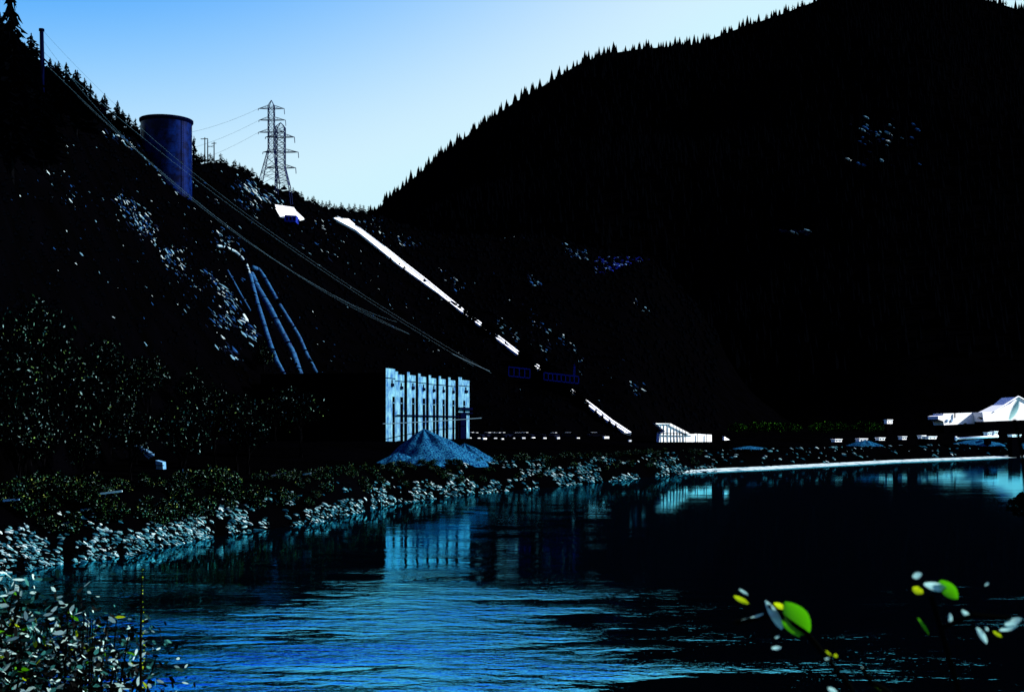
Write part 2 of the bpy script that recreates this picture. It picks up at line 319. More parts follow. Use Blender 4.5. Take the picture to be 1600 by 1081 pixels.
con_dense = [conifer_mesh(1.0, 70 + s, 26, 15, 'crown', trunk=False) for s in range(3)]
con_tall = [conifer_mesh(1.0, 80 + s, 46, 12, 'crown', trunk=False) for s in range(3)]
tk = MB(); tk.tube([(0, 0, -0.06), (0, 0, 0.5), (0, 0, 0.97)], [0.024, 0.014, 0.003], 6); trunk_me = tk.mesh('trunk', M['bark'])
def conifer(p, h, label, group=None, k=0, wf=1.0, kind=None):
    gz = ground_at(p.x, p.y) - 0.2; top_ = p.z + h                 # stand it on the slope, keeping its tip
    if gz < p.z: wf *= (h / (top_ - gz)) ** (0.15 if h > 6 else 0.6); h = top_ - gz; p = Vector((p.x, p.y, gz))
    o = thing('conifer', p, label, 'tree', group, local=True); o.scale = (h * wf, h * wf, h); o.rotation_euler = (0, 0, random.random() * 6)
    link('trunk', trunk_me, o); link('crown', (kind or con_near)[k % len(kind or con_near)], o); return o
for px, top, base, D, lab, wf in (
    (18, -25, 95, 200, 'tallest ragged conifer cut by the top left corner', 0.8), (0, 20, 120, 205, 'conifer at the left edge beneath the tallest one', 0.9),
    (38, 75, 150, 222, 'narrow conifer just left of the tall mast', 0.6), (90, 103, 158, 265, 'bushy conifer standing right of the tall mast', 1.7),
    (118, 110, 165, 285, 'pointed conifer with drooping boughs farthest right of the mast', 1.7), (60, 116, 175, 232, 'short conifer at the foot of the tall mast', 0.9), (75, 124, 178, 231, 'low conifer between the mast and the bushy conifer', 0.9), (67, 140, 200, 225, 'squat conifer lowest beneath the tall mast', 1.0),
    (182, 184, 225, 400, 'dark conifer between the mast and the surge tank', 1.6), (207, 196, 235, 430, 'dark conifer just left of the surge tank', 1.9),
    (303, 213, 262, 540, 'slim conifer touching the right side of the surge tank', 1.1)):
    p = P(px, base, D); conifer(p, (base - top) / F * D, lab, k=int(px), wf=wf, kind=con_tall if px < 80 else None)
rs = random.Random(3)
for px in list(range(4, 240, 9)):
    y = ip(RIDY, px); D = ip(RIDD, px) - 2; h = rs.uniform(5, 10)
    q = P(px + rs.uniform(-3, 3), y + 6, D)
    conifer(q, h, nth(list(range(4, 240, 9)).index(px) + 1) + ' small dark conifer from the left along the left skyline', 'small conifers on the left skyline', k=px, wf=1.5)
for px in list(range(300, 405, 7)) + list(range(455, 610, 6)):
    y = ip(RIDY, px); D = ip(RIDD, px) - 2; h = rs.uniform(2, 4.6)
    if px > 540: h *= 1.5
    q = P(px + rs.uniform(-3, 3), y + 3, D); o = link('conifer', con_far[px % 6]); o.location = q; o.scale = (h * 2.0, h * 2.0, h)
    tag(o, 'tiny dark conifer on the ridge around the pylons and down to the notch', 'tree', 'tiny conifers on the pylon ridge')
nrd = 0; px = 586.0
while px < 1610:
    D = 1695; h = rs.choice((3, 4, 4, 5, 6, 7, 10)) * rs.uniform(0.8, 1.15); y = ip(MR, px)
    o = link('conifer', con_far[nrd % 6]); o.location = P(px, y + 7, D); o.scale = (h * 1.5, h * 1.5, h * 1.25); nrd += 1
    tag(o, 'far conifer on the crest of the big mountain', 'tree', 'conifers along the mountain crest')
    px += rs.choice((1.5, 2.5, 3, 4, 6.5)) * rs.uniform(0.7, 1.3) if not 1265 < px < 1545 else 60
# the rest of the mountain forest reads as one mass
fv, ff = [], []
base_v = np.array([(math.cos(a), math.sin(a), 0) for a in (0, 1.57, 3.14, 4.71)] + [(0, 0, 1)])
nfo = 9000
for i in range(nfo):
    px = rs.uniform(520, 1800); t = rs.random() ** 0.8; D = 900 + 800 * t
    x = (px - 800) / F * D; h = rs.uniform(9, 17); r = h * rs.uniform(0.16, 0.24)
    vv = base_v * np.array([r, r, h]) + np.array([x, D, mz(px, D) - 1]); fv.append(vv)
    ff.append(np.array([(0, 1, 4), (1, 2, 4), (2, 3, 4), (3, 0, 4)]) + 5 * i)
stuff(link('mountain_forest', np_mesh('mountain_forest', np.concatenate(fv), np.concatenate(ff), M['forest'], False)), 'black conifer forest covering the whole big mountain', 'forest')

def crown_mesh(seed, n, m, leaf=0.07, blobs=9, name='crown', asp=0.8):
    rd = np.random.default_rng(seed); C = rd.normal(0, 1, (blobs, 3)); C /= np.linalg.norm(C, axis=1)[:, None]; C *= rd.uniform(0.2, 0.62, (blobs, 1)); C[:, 2] *= asp
    Rr = rd.uniform(0.25, 0.45, blobs); w = rd.integers(0, blobs, n)
    d = rd.normal(0, 1, (n, 3)); d /= np.linalg.norm(d, axis=1)[:, None]; rr = Rr[w] * rd.uniform(0.3, 1.0, n) ** 0.5
    c = C[w] + d * rr[:, None]; c[:, 2] = c[:, 2] + 0.0
    u = rd.normal(0, 1, (n, 3)); u /= np.linalg.norm(u, axis=1)[:, None]; v = np.cross(u, rd.normal(0, 1, (n, 3))); v /= np.linalg.norm(v, axis=1)[:, None]
    L = (leaf * rd.uniform(0.5, 1.5, n))[:, None]
    V = np.stack([c - u * L, c - v * L * 0.45, c + u * L, c + v * L * 0.45], 1).reshape(-1, 3)
    return np_mesh(name, V, np.arange(4 * n).reshape(-1, 4), m, False)
crowns = [crown_mesh(20 + s, 4600, M['leaf'], 0.03) for s in range(4)]
shr = [crown_mesh(40 + s, 1500, M['shrub'], 0.055, 6, 'foliage', 0.6) for s in range(4)]
gshr = [crown_mesh(60 + s, 900, M['greenshrub'], 0.07, 6, 'foliage', 0.7) for s in range(2)]
tb = MB(); tb.tube([(0, 0, -1.0), (0.02, 0, -0.4), (-0.03, 0.02, 0.2)], [0.07, 0.05, 0.02], 6)
for an in range(5): tb.tube([(0, 0, -0.45 + an * 0.1), (math.cos(an * 1.3) * 0.45, math.sin(an * 1.3) * 0.45, 0.1 + an * 0.06)], [0.03, 0.008], 5)
btrunk = tb.mesh('trunk', M['bark'])
def broad(p, r, label, group=None, k=0):
    o = thing('broadleaf_tree', p, label, 'tree', group, local=True); o.scale = (r, r, r * 1.15); o.rotation_euler = (0, 0, random.random() * 6)
    t = link('trunk', btrunk, o); t.location = (0, 0, 0.85); c = link('crown', crowns[k % 4], o); c.location = (0, 0, 1.15); return o
def shrub(p, r, label, group, k=0, kind=None):
    ms = kind or shr; o = link('shrub', ms[k % len(ms)]); o.location = p + Vector((0, 0, r * 0.35)); o.scale = (r, r, r * 0.9); o.rotation_euler = (0, 0, random.random() * 6)
    return tag(o, label, 'shrub', group)
tree_spots = [(20, 700, 'speckled broadleaf tree at the left edge above the stony bank'), (235, 655, 'big rounded broadleaf tree on the lower left slope'), (130, 745, 'low broadleaf tree above the road at the left'),
    (370, 735, 'broadleaf tree with pale glints between the shed and the powerhouse'), (300, 665, 'dark broadleaf tree behind the little shed'), (470, 715, 'dark broadleaf tree left of the gravel pile'), (70, 640, 'dark broadleaf tree high on the left slope'), (430, 690, 'dark broadleaf tree against the powerhouse end wall')]
for i, (px, py, lab) in enumerate(tree_spots):
    q, D = hit(px, py)
    if q: broad(q, random.uniform(5, 6.5), lab, k=i)
for i in range(34):
    px = rs.uniform(-40, 420); py = rs.uniform(560, 760); q, D = hit(px, py)
    if q is None or 560 - px * 0.2 > py: continue
    broad(q, rs.uniform(3.0, 5.5), 'dark broadleaf tree in the lower left wood ' + ('at the left edge' if px < 90 else 'left of the shed' if px < 210 else 'above the shed' if px < 310 else 'left of the powerhouse'), 'broadleaf trees of the lower left wood', i)
# shrubs along the bank
for i in range(260):
    px = 1120 * rs.random() ** 0.8 - 20; Ds = 22000 / (ip(SHORE, px) - HOR); D = Ds + rs.uniform(4.5, 26)
    r = rs.uniform(0.6, 1.9) * (1.3 if px < 400 else 0.9); x = (px - 800) / F * D
    shrub(Vector((x, D, tz(px, D))), r, 'leafy shrub above the riprap ' + zone(px), 'shrubs along the top of the riprap bank', i)
for i in range(46):
    px = rs.uniform(1140, 1385); D = rs.uniform(520, 640); r = rs.uniform(3.0, 5.5)
    shrub(Vector(((px - 800) / F * D, D, tz(px, D) + 0.9)), r, 'green flecked bushy tree in the row before the mountain, ' + ('left third' if px < 1220 else 'middle third' if px < 1300 else 'right third'), 'green flecked trees across the flat', i, gshr)

bv, bf = [], []
for i in range(7000):
    px = rs.uniform(-60, 1120); Db = ip(FOOT, px); D = Db + (ip(RIDD, px) - Db) * rs.random(); r_ = rs.uniform(0.5, 1.3) * (D / 350)
    x = (px - 800) / F * D
    v = np.array([(math.cos(a), math.sin(a), 0) for a in (0, 1.2, 2.5, 3.8, 5.0)] + [(0.2, 0, 0.9), (-0.2, 0.2, 0.7)]) * r_ * rng.uniform(0.7, 1.3, (7, 1)) + np.array([x, D, tz(px, D) - 0.25])
    bv.append(v); bf.append(np.array([(0, 1, 5), (1, 2, 5), (2, 3, 6), (3, 4, 6), (4, 0, 5), (5, 2, 6), (5, 6, 4)]) + 7 * i)
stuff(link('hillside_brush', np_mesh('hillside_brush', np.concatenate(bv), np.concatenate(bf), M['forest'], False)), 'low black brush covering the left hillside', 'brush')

# ---------------------------------------------------------------- rocks
def rock_me(seed, sub, m):
    import bmesh
    bm = bmesh.new(); bmesh.ops.create_icosphere(bm, subdivisions=sub, radius=1.0); rd = random.Random(seed)
    off = Vector((seed * 3.1, 0, 0)); pl = [(Vector((rd.gauss(0, 1), rd.gauss(0, 1), rd.gauss(0, 1))).normalized(), rd.uniform(0.45, 0.8)) for _ in range(7)]
    for v in bm.verts:
        for n_, d_ in pl:
            k = v.co.dot(n_)
            if k > d_: v.co -= n_ * (k - d_) * 0.95
        v.co *= 1 + 0.15 * noise.noise(v.co * 1.7 + off)
        v.co.y *= 0.7; v.co.z *= 0.6
    me = bpy.data.meshes.new('boulder'); bm.to_mesh(me); bm.free(); me.materials.append(m); return me
rocks = [rock_me(s, 2, M['rockisl']) for s in range(8)]
nrock = 0; i = 0
while nrock < 300:
    i += 1
    px = 640 * rs.random() ** 1.1 - 5; Ds = 22000 / (ip(SHORE, px) - HOR)
    D = Ds + abs(rs.gauss(0, 2.6)) - 0.4
    clump = nz2(px * 0.05, D * 0.05, 1.0)
    if clump < 0.08: continue
    s = rs.uniform(0.11, 0.29) * (1.5 if rs.random() < 0.12 else 1); o = link('boulder', rocks[i % 8]); x = (px - 800) / F * D
    o.location = (x, D, max(tz(px, D), -0.1) + s * 0.2); o.scale = (s * rs.uniform(1, 1.7), s, s); o.rotation_euler = (rs.uniform(-0.5, 0.5), rs.uniform(-0.2, 0.9), rs.uniform(-0.6, 0.6))
    tag(o, 'pale angular boulder in the riprap at the waterline ' + zone(px), 'boulder', 'large boulders of the riprap bank'); nrock += 1
ico = np.array([(0, 0, 1), (0.9, 0, 0.35), (0.28, 0.85, 0.4), (-0.72, 0.52, 0.5), (-0.72, -0.52, 0.3), (0.28, -0.85, 0.45), (0.72, 0.52, -0.4), (-0.28, 0.85, -0.45), (-0.9, 0, -0.4), (-0.28, -0.85, -0.35), (0.72, -0.52, -0.45), (0, 0, -1)])
icf = np.array([(0, 1, 2), (0, 2, 3), (0, 3, 4), (0, 4, 5), (0, 5, 1), (1, 6, 2), (2, 7, 3), (3, 8, 4), (4, 9, 5), (5, 10, 1), (6, 7, 2), (7, 8, 3), (8, 9, 4), (9, 10, 5), (10, 6, 1), (11, 7, 6), (11, 8, 7), (11, 9, 8), (11, 10, 9), (11, 6, 10)])
def rocks_np(spots, name, m):               # spots: (location, size, stretch, tilt, turn)
    VV, FF = [], []
    for i, (p, s, st, tl, tn) in enumerate(spots):
        v = ico * (1 + rng.uniform(-0.3, 0.3, (12, 1))) * np.array([s * st, s, s * 0.55])
        c, q = math.cos(tl), math.sin(tl); v = np.stack([v[:, 0] * c + v[:, 2] * q, v[:, 1], -v[:, 0] * q + v[:, 2] * c], 1)
        c, q = math.cos(tn), math.sin(tn); v = np.stack([v[:, 0] * c - v[:, 1] * q, v[:, 0] * q + v[:, 1] * c, v[:, 2]], 1)
        VV.append(v + np.array(p)); FF.append(icf + 12 * i)
    return np_mesh(name, np.concatenate(VV), np.concatenate(FF), m, False)
sp = []
for i in range(15000):
    px = rs.uniform(-60, 1120); Ds = 22000 / (ip(SHORE, px) - HOR); D = Ds + abs(rs.gauss(0, 4.2 if px < 700 else 8)) - 0.6
    cl = nz2(px * 0.03, (D - Ds) * 0.15, 1.0) + nz2(px * 0.1, (D - Ds) * 0.5, 1.0) * 0.5 - (D - Ds) * 0.018
    if cl < -0.02: continue
    x = (px - 800) / F * D; s = rs.uniform(0.07, 0.28) * (0.8 + px / 2000)
    sp.append(((x, D, max(tz(px, D), -0.05) + s * 0.2), s, rs.uniform(1, 2), rs.uniform(-0.2, 0.8), rs.uniform(-0.7, 0.7)))
for i in range(700):
    px = rs.uniform(1100, 1620); Ds = 22000 / (ip(SHORE, px) - HOR); D = Ds + rs.uniform(5, 30); s = rs.uniform(0.15, 0.55)
    if rs.random() < 0.5: continue
    sp.append((((px - 800) / F * D, D, tz(px, D) + s * 0.2), s, rs.uniform(1, 2), rs.uniform(-0.2, 0.6), rs.uniform(-0.7, 0.7)))
stuff(link('riprap_stones', rocks_np(sp, 'riprap_stones', M['rockisl'])), 'small broken riprap stones along the far waterline', 'stones')
# streaks of scree on the hillside: (polyline in photo pixels, half width px, count, size m, material key)
def scree(name, label, lines, key, cat='scree'):
    sp = []
    for pts, hw, n, s0 in lines:
        seg = [math.hypot(pts[i + 1][0] - pts[i][0], pts[i + 1][1] - pts[i][1]) for i in range(len(pts) - 1)]; tot = sum(seg)
        for _ in range(int(n * 1.9)):
            d = rs.random() * tot; i = 0
            while i < len(seg) - 1 and d > seg[i]: d -= seg[i]; i += 1
            t = min(d / seg[i], 1); px = pts[i][0] + (pts[i + 1][0] - pts[i][0]) * t + rs.gauss(0, hw); py = pts[i][1] + (pts[i + 1][1] - pts[i][1]) * t + rs.gauss(0, hw)
            q, D = hit(px, py)
            if q is None: continue
            s = s0 * 0.72 * rs.uniform(0.4, 1.3) * rs.choice((0.5, 0.7, 1.0)); sp.append((tuple(q), s, rs.uniform(1.3, 3.2), rs.uniform(0.3, 1.0), rs.uniform(-0.3, 0.3)))
    if sp: stuff(link(name, rocks_np(sp, name, M[key])), label, cat)
scree('scree', 'pale streaks of loose scree down the left hillside', [
    ([(60, 150), (140, 330), (260, 470)], 60, 70, 0.35), ([(300, 340), (480, 480)], 50, 50, 0.4), ([(420, 320), (700, 520)], 30, 60, 0.5), ([(560, 400), (950, 590)], 40, 60, 0.5), ([(190, 308), (215, 340), (240, 368)], 9, 120, 0.55), ([(240, 368), (290, 420)], 12, 45, 0.5), ([(255, 390), (285, 410)], 8, 20, 0.5),
    ([(320, 420), (345, 450), (372, 482)], 4, 70, 0.6), ([(335, 490), (360, 508)], 9, 40, 0.7), ([(375, 500), (400, 530)], 5, 35, 0.8), ([(345, 540), (375, 560)], 4, 14, 0.8),
    ([(265, 400), (330, 460)], 22, 50, 0.45), ([(165, 205), (235, 245), (265, 285)], 5, 45, 0.8), ([(370, 280), (440, 325)], 5, 90, 1.3), ([(370, 300), (405, 345)], 8, 30, 1.0),
    ([(560, 345), (610, 360)], 9, 50, 1.0), ([(620, 372), (655, 385)], 5, 25, 1.0), ([(480, 345), (540, 400)], 12, 40, 0.7), ([(690, 425), (725, 450)], 5, 30, 0.9),
    ([(770, 500), (810, 530)], 5, 14, 0.8), ([(830, 498), (855, 515)], 4, 12, 0.8), ([(875, 525), (910, 570)], 4, 22, 0.8), ([(985, 600), (1000, 610)], 5, 14, 0.8), ([(340, 360), (370, 385)], 10, 30, 0.6),
    ([(820, 430), (845, 445)], 3, 10, 1.2), ([(270, 260), (330, 330)], 22, 30, 0.5), ([(20, 240), (130, 320)], 20, 16, 0.3), ([(988, 470), (1020, 490)], 3, 8, 0.9), ([(760, 385), (800, 370), (900, 362), (930, 380)], 3, 16, 0.9),
    ([(640, 520), (720, 560)], 14, 14, 0.5), ([(850, 530), (860, 560)], 8, 10, 0.8), ([(500, 530), (530, 590)], 16, 12, 0.4)], 'scree')
scree('rock_patch', 'bright rock patch on the middle spur right of the white chute', [([(888, 390), (912, 404)], 5, 60, 1.6)], 'scree')
sp = []
for i in range(420):
    px = 930 + 92 * rs.random() ** 1.25; lim = 402 + (1 - (px - 930) / 95) * 30; py = rs.uniform(402, lim); q, D = hit(px, py)
    if q: sp.append((tuple(q), rs.uniform(0.3, 1.0), rs.uniform(1, 2), rs.uniform(0, 0.8), rs.uniform(-0.5, 0.5)))
stuff(link('talus_slope', rocks_np(sp, 'talus_slope', M['blue_rock'])), 'wedge of dark blue talus on the middle spur', 'talus')
sp = []
for i in range(46):
    px = rs.gauss(1375, 28); py = rs.gauss(225, 22)
    D = 900.0
    while D < 1700 and mz(px, D) < EYE + (HOR - py) / F * D: D += 3
    sp.append((tuple(P(px, py, D - 8) + Vector((0, 0, 5))), rs.uniform(0.8, 2.2), rs.uniform(1, 2), 0.5, 0))
for i in range(16):
    px = rs.uniform(1205, 1270); py = 372 + rs.gauss(0, 3); D = 900.0
    while D < 1700 and mz(px, D) < EYE + (HOR - py) / F * D: D += 3
    sp.append((tuple(P(px, py, D - 8) + Vector((0, 0, 5))), rs.uniform(0.8, 1.8), rs.uniform(1, 3), 0.4, 0))
stuff(link('mountain_outcrop', rocks_np(sp, 'mountain_outcrop', M['scree'])), 'few pale rock outcrops showing through the mountain forest', 'outcrop')

# ---------------------------------------------------------------- surge tank
D = 430; c = P(260, 330, D); c.z = EYE + (HOR - 325) / F * D; rad = 39 / F * D; top = EYE + (HOR - 190) / F * D
t = thing('surge_tank', c, 'huge dark steel surge tank with flared rim on the left ridge', 'tank')
def ring(mb, r0, r1, z0, z1, n=72):
    vs_ = []; 
    for k in range(n):
        a = 2 * math.pi * k / n
        for r, z in ((r0, z0), (r1, z1)): vs_.append((c.x + r * math.cos(a), c.y + r * math.sin(a), z))
    mb.add(vs_, [(2 * k, 2 * ((k + 1) % n), 2 * ((k + 1) % n) + 1, 2 * k + 1) for k in range(n)])
mb = MB(); ring(mb, rad, rad, c.z - 6, top); ring(mb, rad - 0.3, rad - 0.3, top, c.z - 6); sh = mb.build('shell', M['tank'], t, True)
mb = MB(); ring(mb, rad, rad + 0.45, top - 1.0, top - 0.3); ring(mb, rad + 0.45, rad + 0.45, top - 0.3, top + 0.35); ring(mb, rad + 0.45, rad - 0.35, top + 0.35, top + 0.36); mb.build('rim', M['rust'], t)
for k in range(7):
    zz = c.z + (top - c.z) * (k + 0.7) / 8; mb = MB(); ring(mb, rad + 0.003, rad + 0.05, zz - 0.09, zz - 0.05); ring(mb, rad + 0.05, rad + 0.05, zz - 0.05, zz + 0.05); ring(mb, rad + 0.05, rad + 0.003, zz + 0.05, zz + 0.09); mb.build('seam_band', M['tank'], t)
mb = MB()
la = math.radians(-38); lx, ly = c.x + (rad + 0.3) * math.cos(la), c.y + (rad + 0.3) * math.sin(la)
for dx in (-0.25, 0.25): mb.beam((lx + dx, ly, c.z - 2), (lx + dx, ly, top), 0.08)
for k in range(40): mb.beam((lx - 0.25, ly, c.z - 1 + k * 0.75), (lx + 0.25, ly, c.z - 1 + k * 0.75), 0.06)
mb.build('ladder', M['rust'], t)

# mast at upper left
D = 240; c = P(66, 140, D)
t = thing('mast', c, 'tall thick steel mast with side brace above the upper left trees', 'mast')
mb = MB(); mb.tube([P(67, 270, D), P(67, 165, D), P(66, 100, D), P(65, 49, D)], [0.5, 0.46, 0.42, 0.36], 12); mb.build('pole', M['rust'], t, True)
mb = MB(); mb.tube([P(65, 49, D), P(65, 45.5, D)], [0.52, 0.5], 12); mb.build('cap', M['rust'], t)
mb = MB(); mb.beam(P(69, 93, D), P(85, 108, D), 0.3, 0.2); mb.build('brace', M['rust'], t)
# small post with slanted arm left of the tank
c = P(150, 185, 330); t = thing('stub_post', c, 'short leaning signal post on the skyline between conifers and tank', 'post')
mb = MB(); mb.beam(P(156, 182, 330), P(158, 171, 330), 0.3); mb.build('pole', M['rust'], t); mb = MB(); mb.beam(P(148, 167, 330), P(165, 170, 330), 0.25); mb.beam(P(158, 178, 330), P(165, 170, 330), 0.22); mb.build('arm', M['rust'], t)
# wooden H frame poles
for pts, arm, lab in (([(320, 248, 216), (324.5, 248, 219)], (313.5, 325, 217), 'pair of dark utility poles with a crossarm right of the surge tank'), ([(334.5, 250, 223)], (330.5, 338, 224), 'single dark utility pole with crossarm beside the pole pair')):
    t = thing('utility_pole', P(pts[0][0], pts[0][1], 560), lab, 'pole')
    for a, y0, y1 in pts: mb = MB(); mb.tube([P(a, y0 + 8, 560), P(a, y1 - 1, 560)], [0.28, 0.2], 6); mb.build('pole', M['rust'], t)
    mb = MB(); mb.beam(P(arm[0], arm[2] + 0.5, 560), P(arm[1], arm[2], 560), 0.28); mb.build('crossarm', M['rust'], t)
    if len(pts) == 2:
        mb = MB(); mb.beam(P(324, 230, 560), P(334, 228, 560), 0.16); mb.beam(P(324, 228, 560), P(334, 230.5, 560), 0.14); mb.build('tie_beam', M['rust'], t)

# ---------------------------------------------------------------- pylons
def pylon(D, pxt, ytop, yb, wb, wt, arms, label, bw=0.30, split=0.45, pxb=None):
    pxb = pxt if pxb is None else pxb; s = D / F; base = P(pxb, yb, D); H = (yb - ytop) * s
    t = thing('pylon', base, label, 'pylon', 'lattice pylons on the ridge')
    def ctr(z): k = z / H; return Vector((base.x + (pxt - pxb) * s * min(k / split, 1), base.y, base.z + z))
    def half(z):
        k = z / H; return s * (wb + (wt - wb) * min(k / split, 1)) / 2 if k < 0.93 else s * wt / 2 * (1 - k) / 0.07
    zs = [-18] + [H * split * k / 4 for k in range(5)] + [H * (split + (0.93 - split) * k / 7) for k in range(1, 8)]
    def cn(z, i, j): h = max(half(max(z, 0)), 0.05); q = ctr(z); return Vector((q.x + i * h, q.y + j * h, q.z))
    q4 = ((-1, -1), (1, -1), (1, 1), (-1, 1))
    for i, j in q4:
        mb = MB()
        for a, b in zip(zs[:-1], zs[1:]): mb.beam(cn(a, i, j), cn(b, i, j), bw)
        mb.beam(cn(zs[-1], i, j), ctr(H), bw * 0.8); mb.build('leg', M['pylon'], t)
    mb = MB()
    for a, b in zip(zs[1:-1], zs[2:]):
        for k in range(4):
            i, j = q4[k]; m_, n_ = q4[(k + 1) % 4]
            mb.beam(cn(a, i, j), cn(b, m_, n_), bw * 0.45); mb.beam(cn(a, m_, n_), cn(b, i, j), bw * 0.45); mb.beam(cn(b, i, j), cn(b, m_, n_), bw * 0.45)
    mb.build('lattice_bracing', M['pylon'], t)
    ends = []
    for ya, x0, x1 in arms:
        z = (yb - ya) * s
        for xe in (x0, x1):
            q = ctr(z); tip = Vector(((xe - 800) / F * D, base.y, q.z)); sg = 1 if xe > pxt else -1
            mb = MB(); up = Vector((q.x + sg * half(z), q.y, q.z + 5.5 * s * 0.9))
            for jj in (-1, 1): mb.beam(Vector((q.x, q.y + jj * half(z), q.z)), tip, bw * 0.75); mb.beam(up + Vector((0, jj * half(z) * 0.6, 0)), tip, bw * 0.45)
            for f in (0.35, 0.65): a = Vector((q.x, q.y, q.z)).lerp(tip, f); mb.beam(a, up.lerp(tip, f), bw * 0.4)
            ar = mb.build('crossarm', M['pylon'], t)
            mb = MB(); mb.tube([tip, tip + Vector((sg * 0.2, 0, -9 * s if xe > pxt else -3 * s))], bw * 0.5, 6)
            ins = mb.build('insulator', M['pylon'], ar); ins.location = (0, 0, 0); ends.append(tip)
    return ends
e1 = pylon(618, 424, 157, 284, 27, 9, [(170, 404, 444), (188, 405, 446), (207, 404, 445)], 'taller rear lattice pylon with three crossarms on the ridge', 0.32, 0.4, 421)
e2 = pylon(600, 438.5, 192, 292, 21, 13, [(214.5, 415, 460), (238, 411, 466), (262.5, 417, 462)], 'nearer lattice pylon whose crossarms carry hanging insulators', 0.36, 0.32, 442)
def cable(pts, label, r=0.07, name='power_line', group='overhead cables across the hillside', n=40, m='wire'):
    # quadratic through three (px, py, D) points
    (x0, y0, d0), (x1, y1, d1), (x2, y2, d2) = pts; a = P(x0, y0, d0); b = P(x1, y1, d1); c2 = P(x2, y2, d2); tm = (b - a).length / ((b - a).length + (c2 - b).length)
    q = []
    for k in range(n + 1):
        t = k / n; L0 = (t - tm) * (t - 1) / (tm); L1 = t * (t - 1) / (tm * (tm - 1)); L2 = t * (t - tm) / (1 - tm)
        q.append(a * L0 + b * L1 + c2 * L2)
    mb = MB(); mb.tube(q, r, 5); return tag(mb.build(name, M[m], None, True), label, 'power line', group)
cable([(66, 47, 240), (390, 338, 330), (768, 583, 400)], 'uppermost cable from the mast top down across the hillside', 0.022)
cable([(66, 62, 240), (298, 311, 300), (640, 522, 370)], 'cable passing in front of the surge tank to the lowest strand', 0.024)
cable([(120, 150, 280), (345, 345, 310), (620, 503, 380)], 'cable of the middle of the bundle above the pipes', 0.02)
cable([(66, 80, 240), (430, 372, 330), (740, 572, 400)], 'second highest cable of the bundle over the hillside', 0.022)
cable([(66, 95, 240), (500, 452, 340), (640, 522, 390)], 'short low cable near the foot of the bundle', 0.02)
cable([(707, 553, 380), (730, 564, 385), (765, 580, 390)], 'thick bright cable run above the concrete powerhouse', 0.09)
for i, (a, b) in enumerate(((e1[0], (240, 214)), (e1[2], (240, 243)), (e1[4], (240, 268)))):
    q = P(b[0], b[1], 700); mid = a.lerp(q, 0.5) - Vector((0, 0, 3)); pp = [a + (q - a) * k / 20 - Vector((0, 0, 3 * 4 * (k / 20) * (1 - k / 20))) for k in range(21)]
    mb = MB(); mb.tube(pp, 0.05, 4); tag(mb.build('power_line', M['pylon']), ['top', 'middle', 'bottom'][i] + ' line leaving the rear pylon towards the left', 'power line', 'lines leaving the rear pylon')

# ---------------------------------------------------------------- penstock pipes on the slope
def pipe(pts, r, label, key='penstock', saddle=True):
    q = []
    for px, py in pts:
        h_, D = hit(px, py)
        if h_ is not None: q.append(h_ + Vector((0, -0.3, r * 0.6)))
    t = thing('penstock', q[0], label, 'pipe', 'steel penstocks above the powerhouse')
    mb = MB()
    fine = [q[i].lerp(q[i + 1], k / 4) for i in range(len(q) - 1) for k in range(4)] + [q[-1]]
    mb.tube(fine, r, 14); mb.build('pipe', M[key], t, True)
    for i in range(3, len(fine) - 1, 6):
        mb = MB(); d = (fine[i + 1] - fine[i]).normalized(); mb.tube([fine[i] - d * 0.25, fine[i] + d * 0.25], r * 1.14, 14); mb.build('coupling_ring', M['rust'], t)
    return t
pipe([(340, 386), (350, 387), (358, 390), (368, 395), (378, 404), (386, 416), (391, 432)], 0.45, 'pale curved penstock at the head of the pipes', 'penlight')
pipe([(391, 432), (396, 452), (402, 475), (409, 497), (416, 520), (424, 545), (433, 568), (446, 592)], 0.68, 'left one of the three long blue penstocks')
pipe([(393, 432), (402, 452), (411, 467), (422, 486), (434, 510), (447, 535), (458, 556), (470, 592)], 0.98, 'middle and widest one of the long blue penstocks')
pipe([(395, 420), (404, 423), (412, 434), (425, 457), (440, 484), (455, 508), (468, 530), (480, 558), (494, 584)], 0.68, 'right one of the three long blue penstocks')
pipe([(356, 424), (366, 442), (378, 464), (391, 486)], 0.3, 'thin dark pipe left of the long penstocks')
# ---------------------------------------------------------------- white chute
pts = [(524, 343), (560, 362), (596, 390), (628, 416), (660, 440), (690, 463), (720, 487), (750, 510), (780, 533), (808, 555), (840, 578), (870, 600), (895, 617), (925, 640), (950, 660), (980, 680)]
wd = [6.5, 6.5, 6.2, 5.6, 4.4, 3.6, 3.2, 3.0, 2.8, 2.8, 2.7, 2.7, 2.6, 2.6, 2.6, 2.5]
Q = []
for (px, py) in pts: Q.append(hit(px, py))
Ds_ = [q[1] for q in Q]
for i in range(1, len(Ds_)): Ds_[i] = min(Ds_[i], Ds_[i - 1] - 1)
Qp = [P(px, py, d) + Vector((0, -0.8, 0.8)) for (px, py), d in zip(pts, Ds_)]
t = thing('spillway_chute', Qp[0], 'long bright white chute running down the hillside to the yard', 'chute')
mb = MB(); n = len(Qp)
L_, R_ = [], []
for i, q in enumerate(Qp):
    d = (Qp[min(i + 1, n - 1)] - Qp[max(i - 1, 0)]).normalized(); s = d.cross(Vector((0.3, -0.35, 0.89))).normalized(); wv = wd[i] * (0.9 + 0.25 * rs.random())
    L_.append(q + s * wv * 0.5); R_.append(q - s * wv * 0.5)
for i in range(n - 1):
    a, b_, c_, d_ = L_[i], R_[i], R_[i + 1], L_[i + 1]; dn = Vector((0, 0.3, -0.6)); mb.add([a, b_, c_, d_, a + dn, b_ + dn, c_ + dn, d_ + dn], [(0, 1, 2, 3), (0, 3, 7, 4), (1, 5, 6, 2), (4, 7, 6, 5)])
mb.build('chute_floor', M['white'], t)
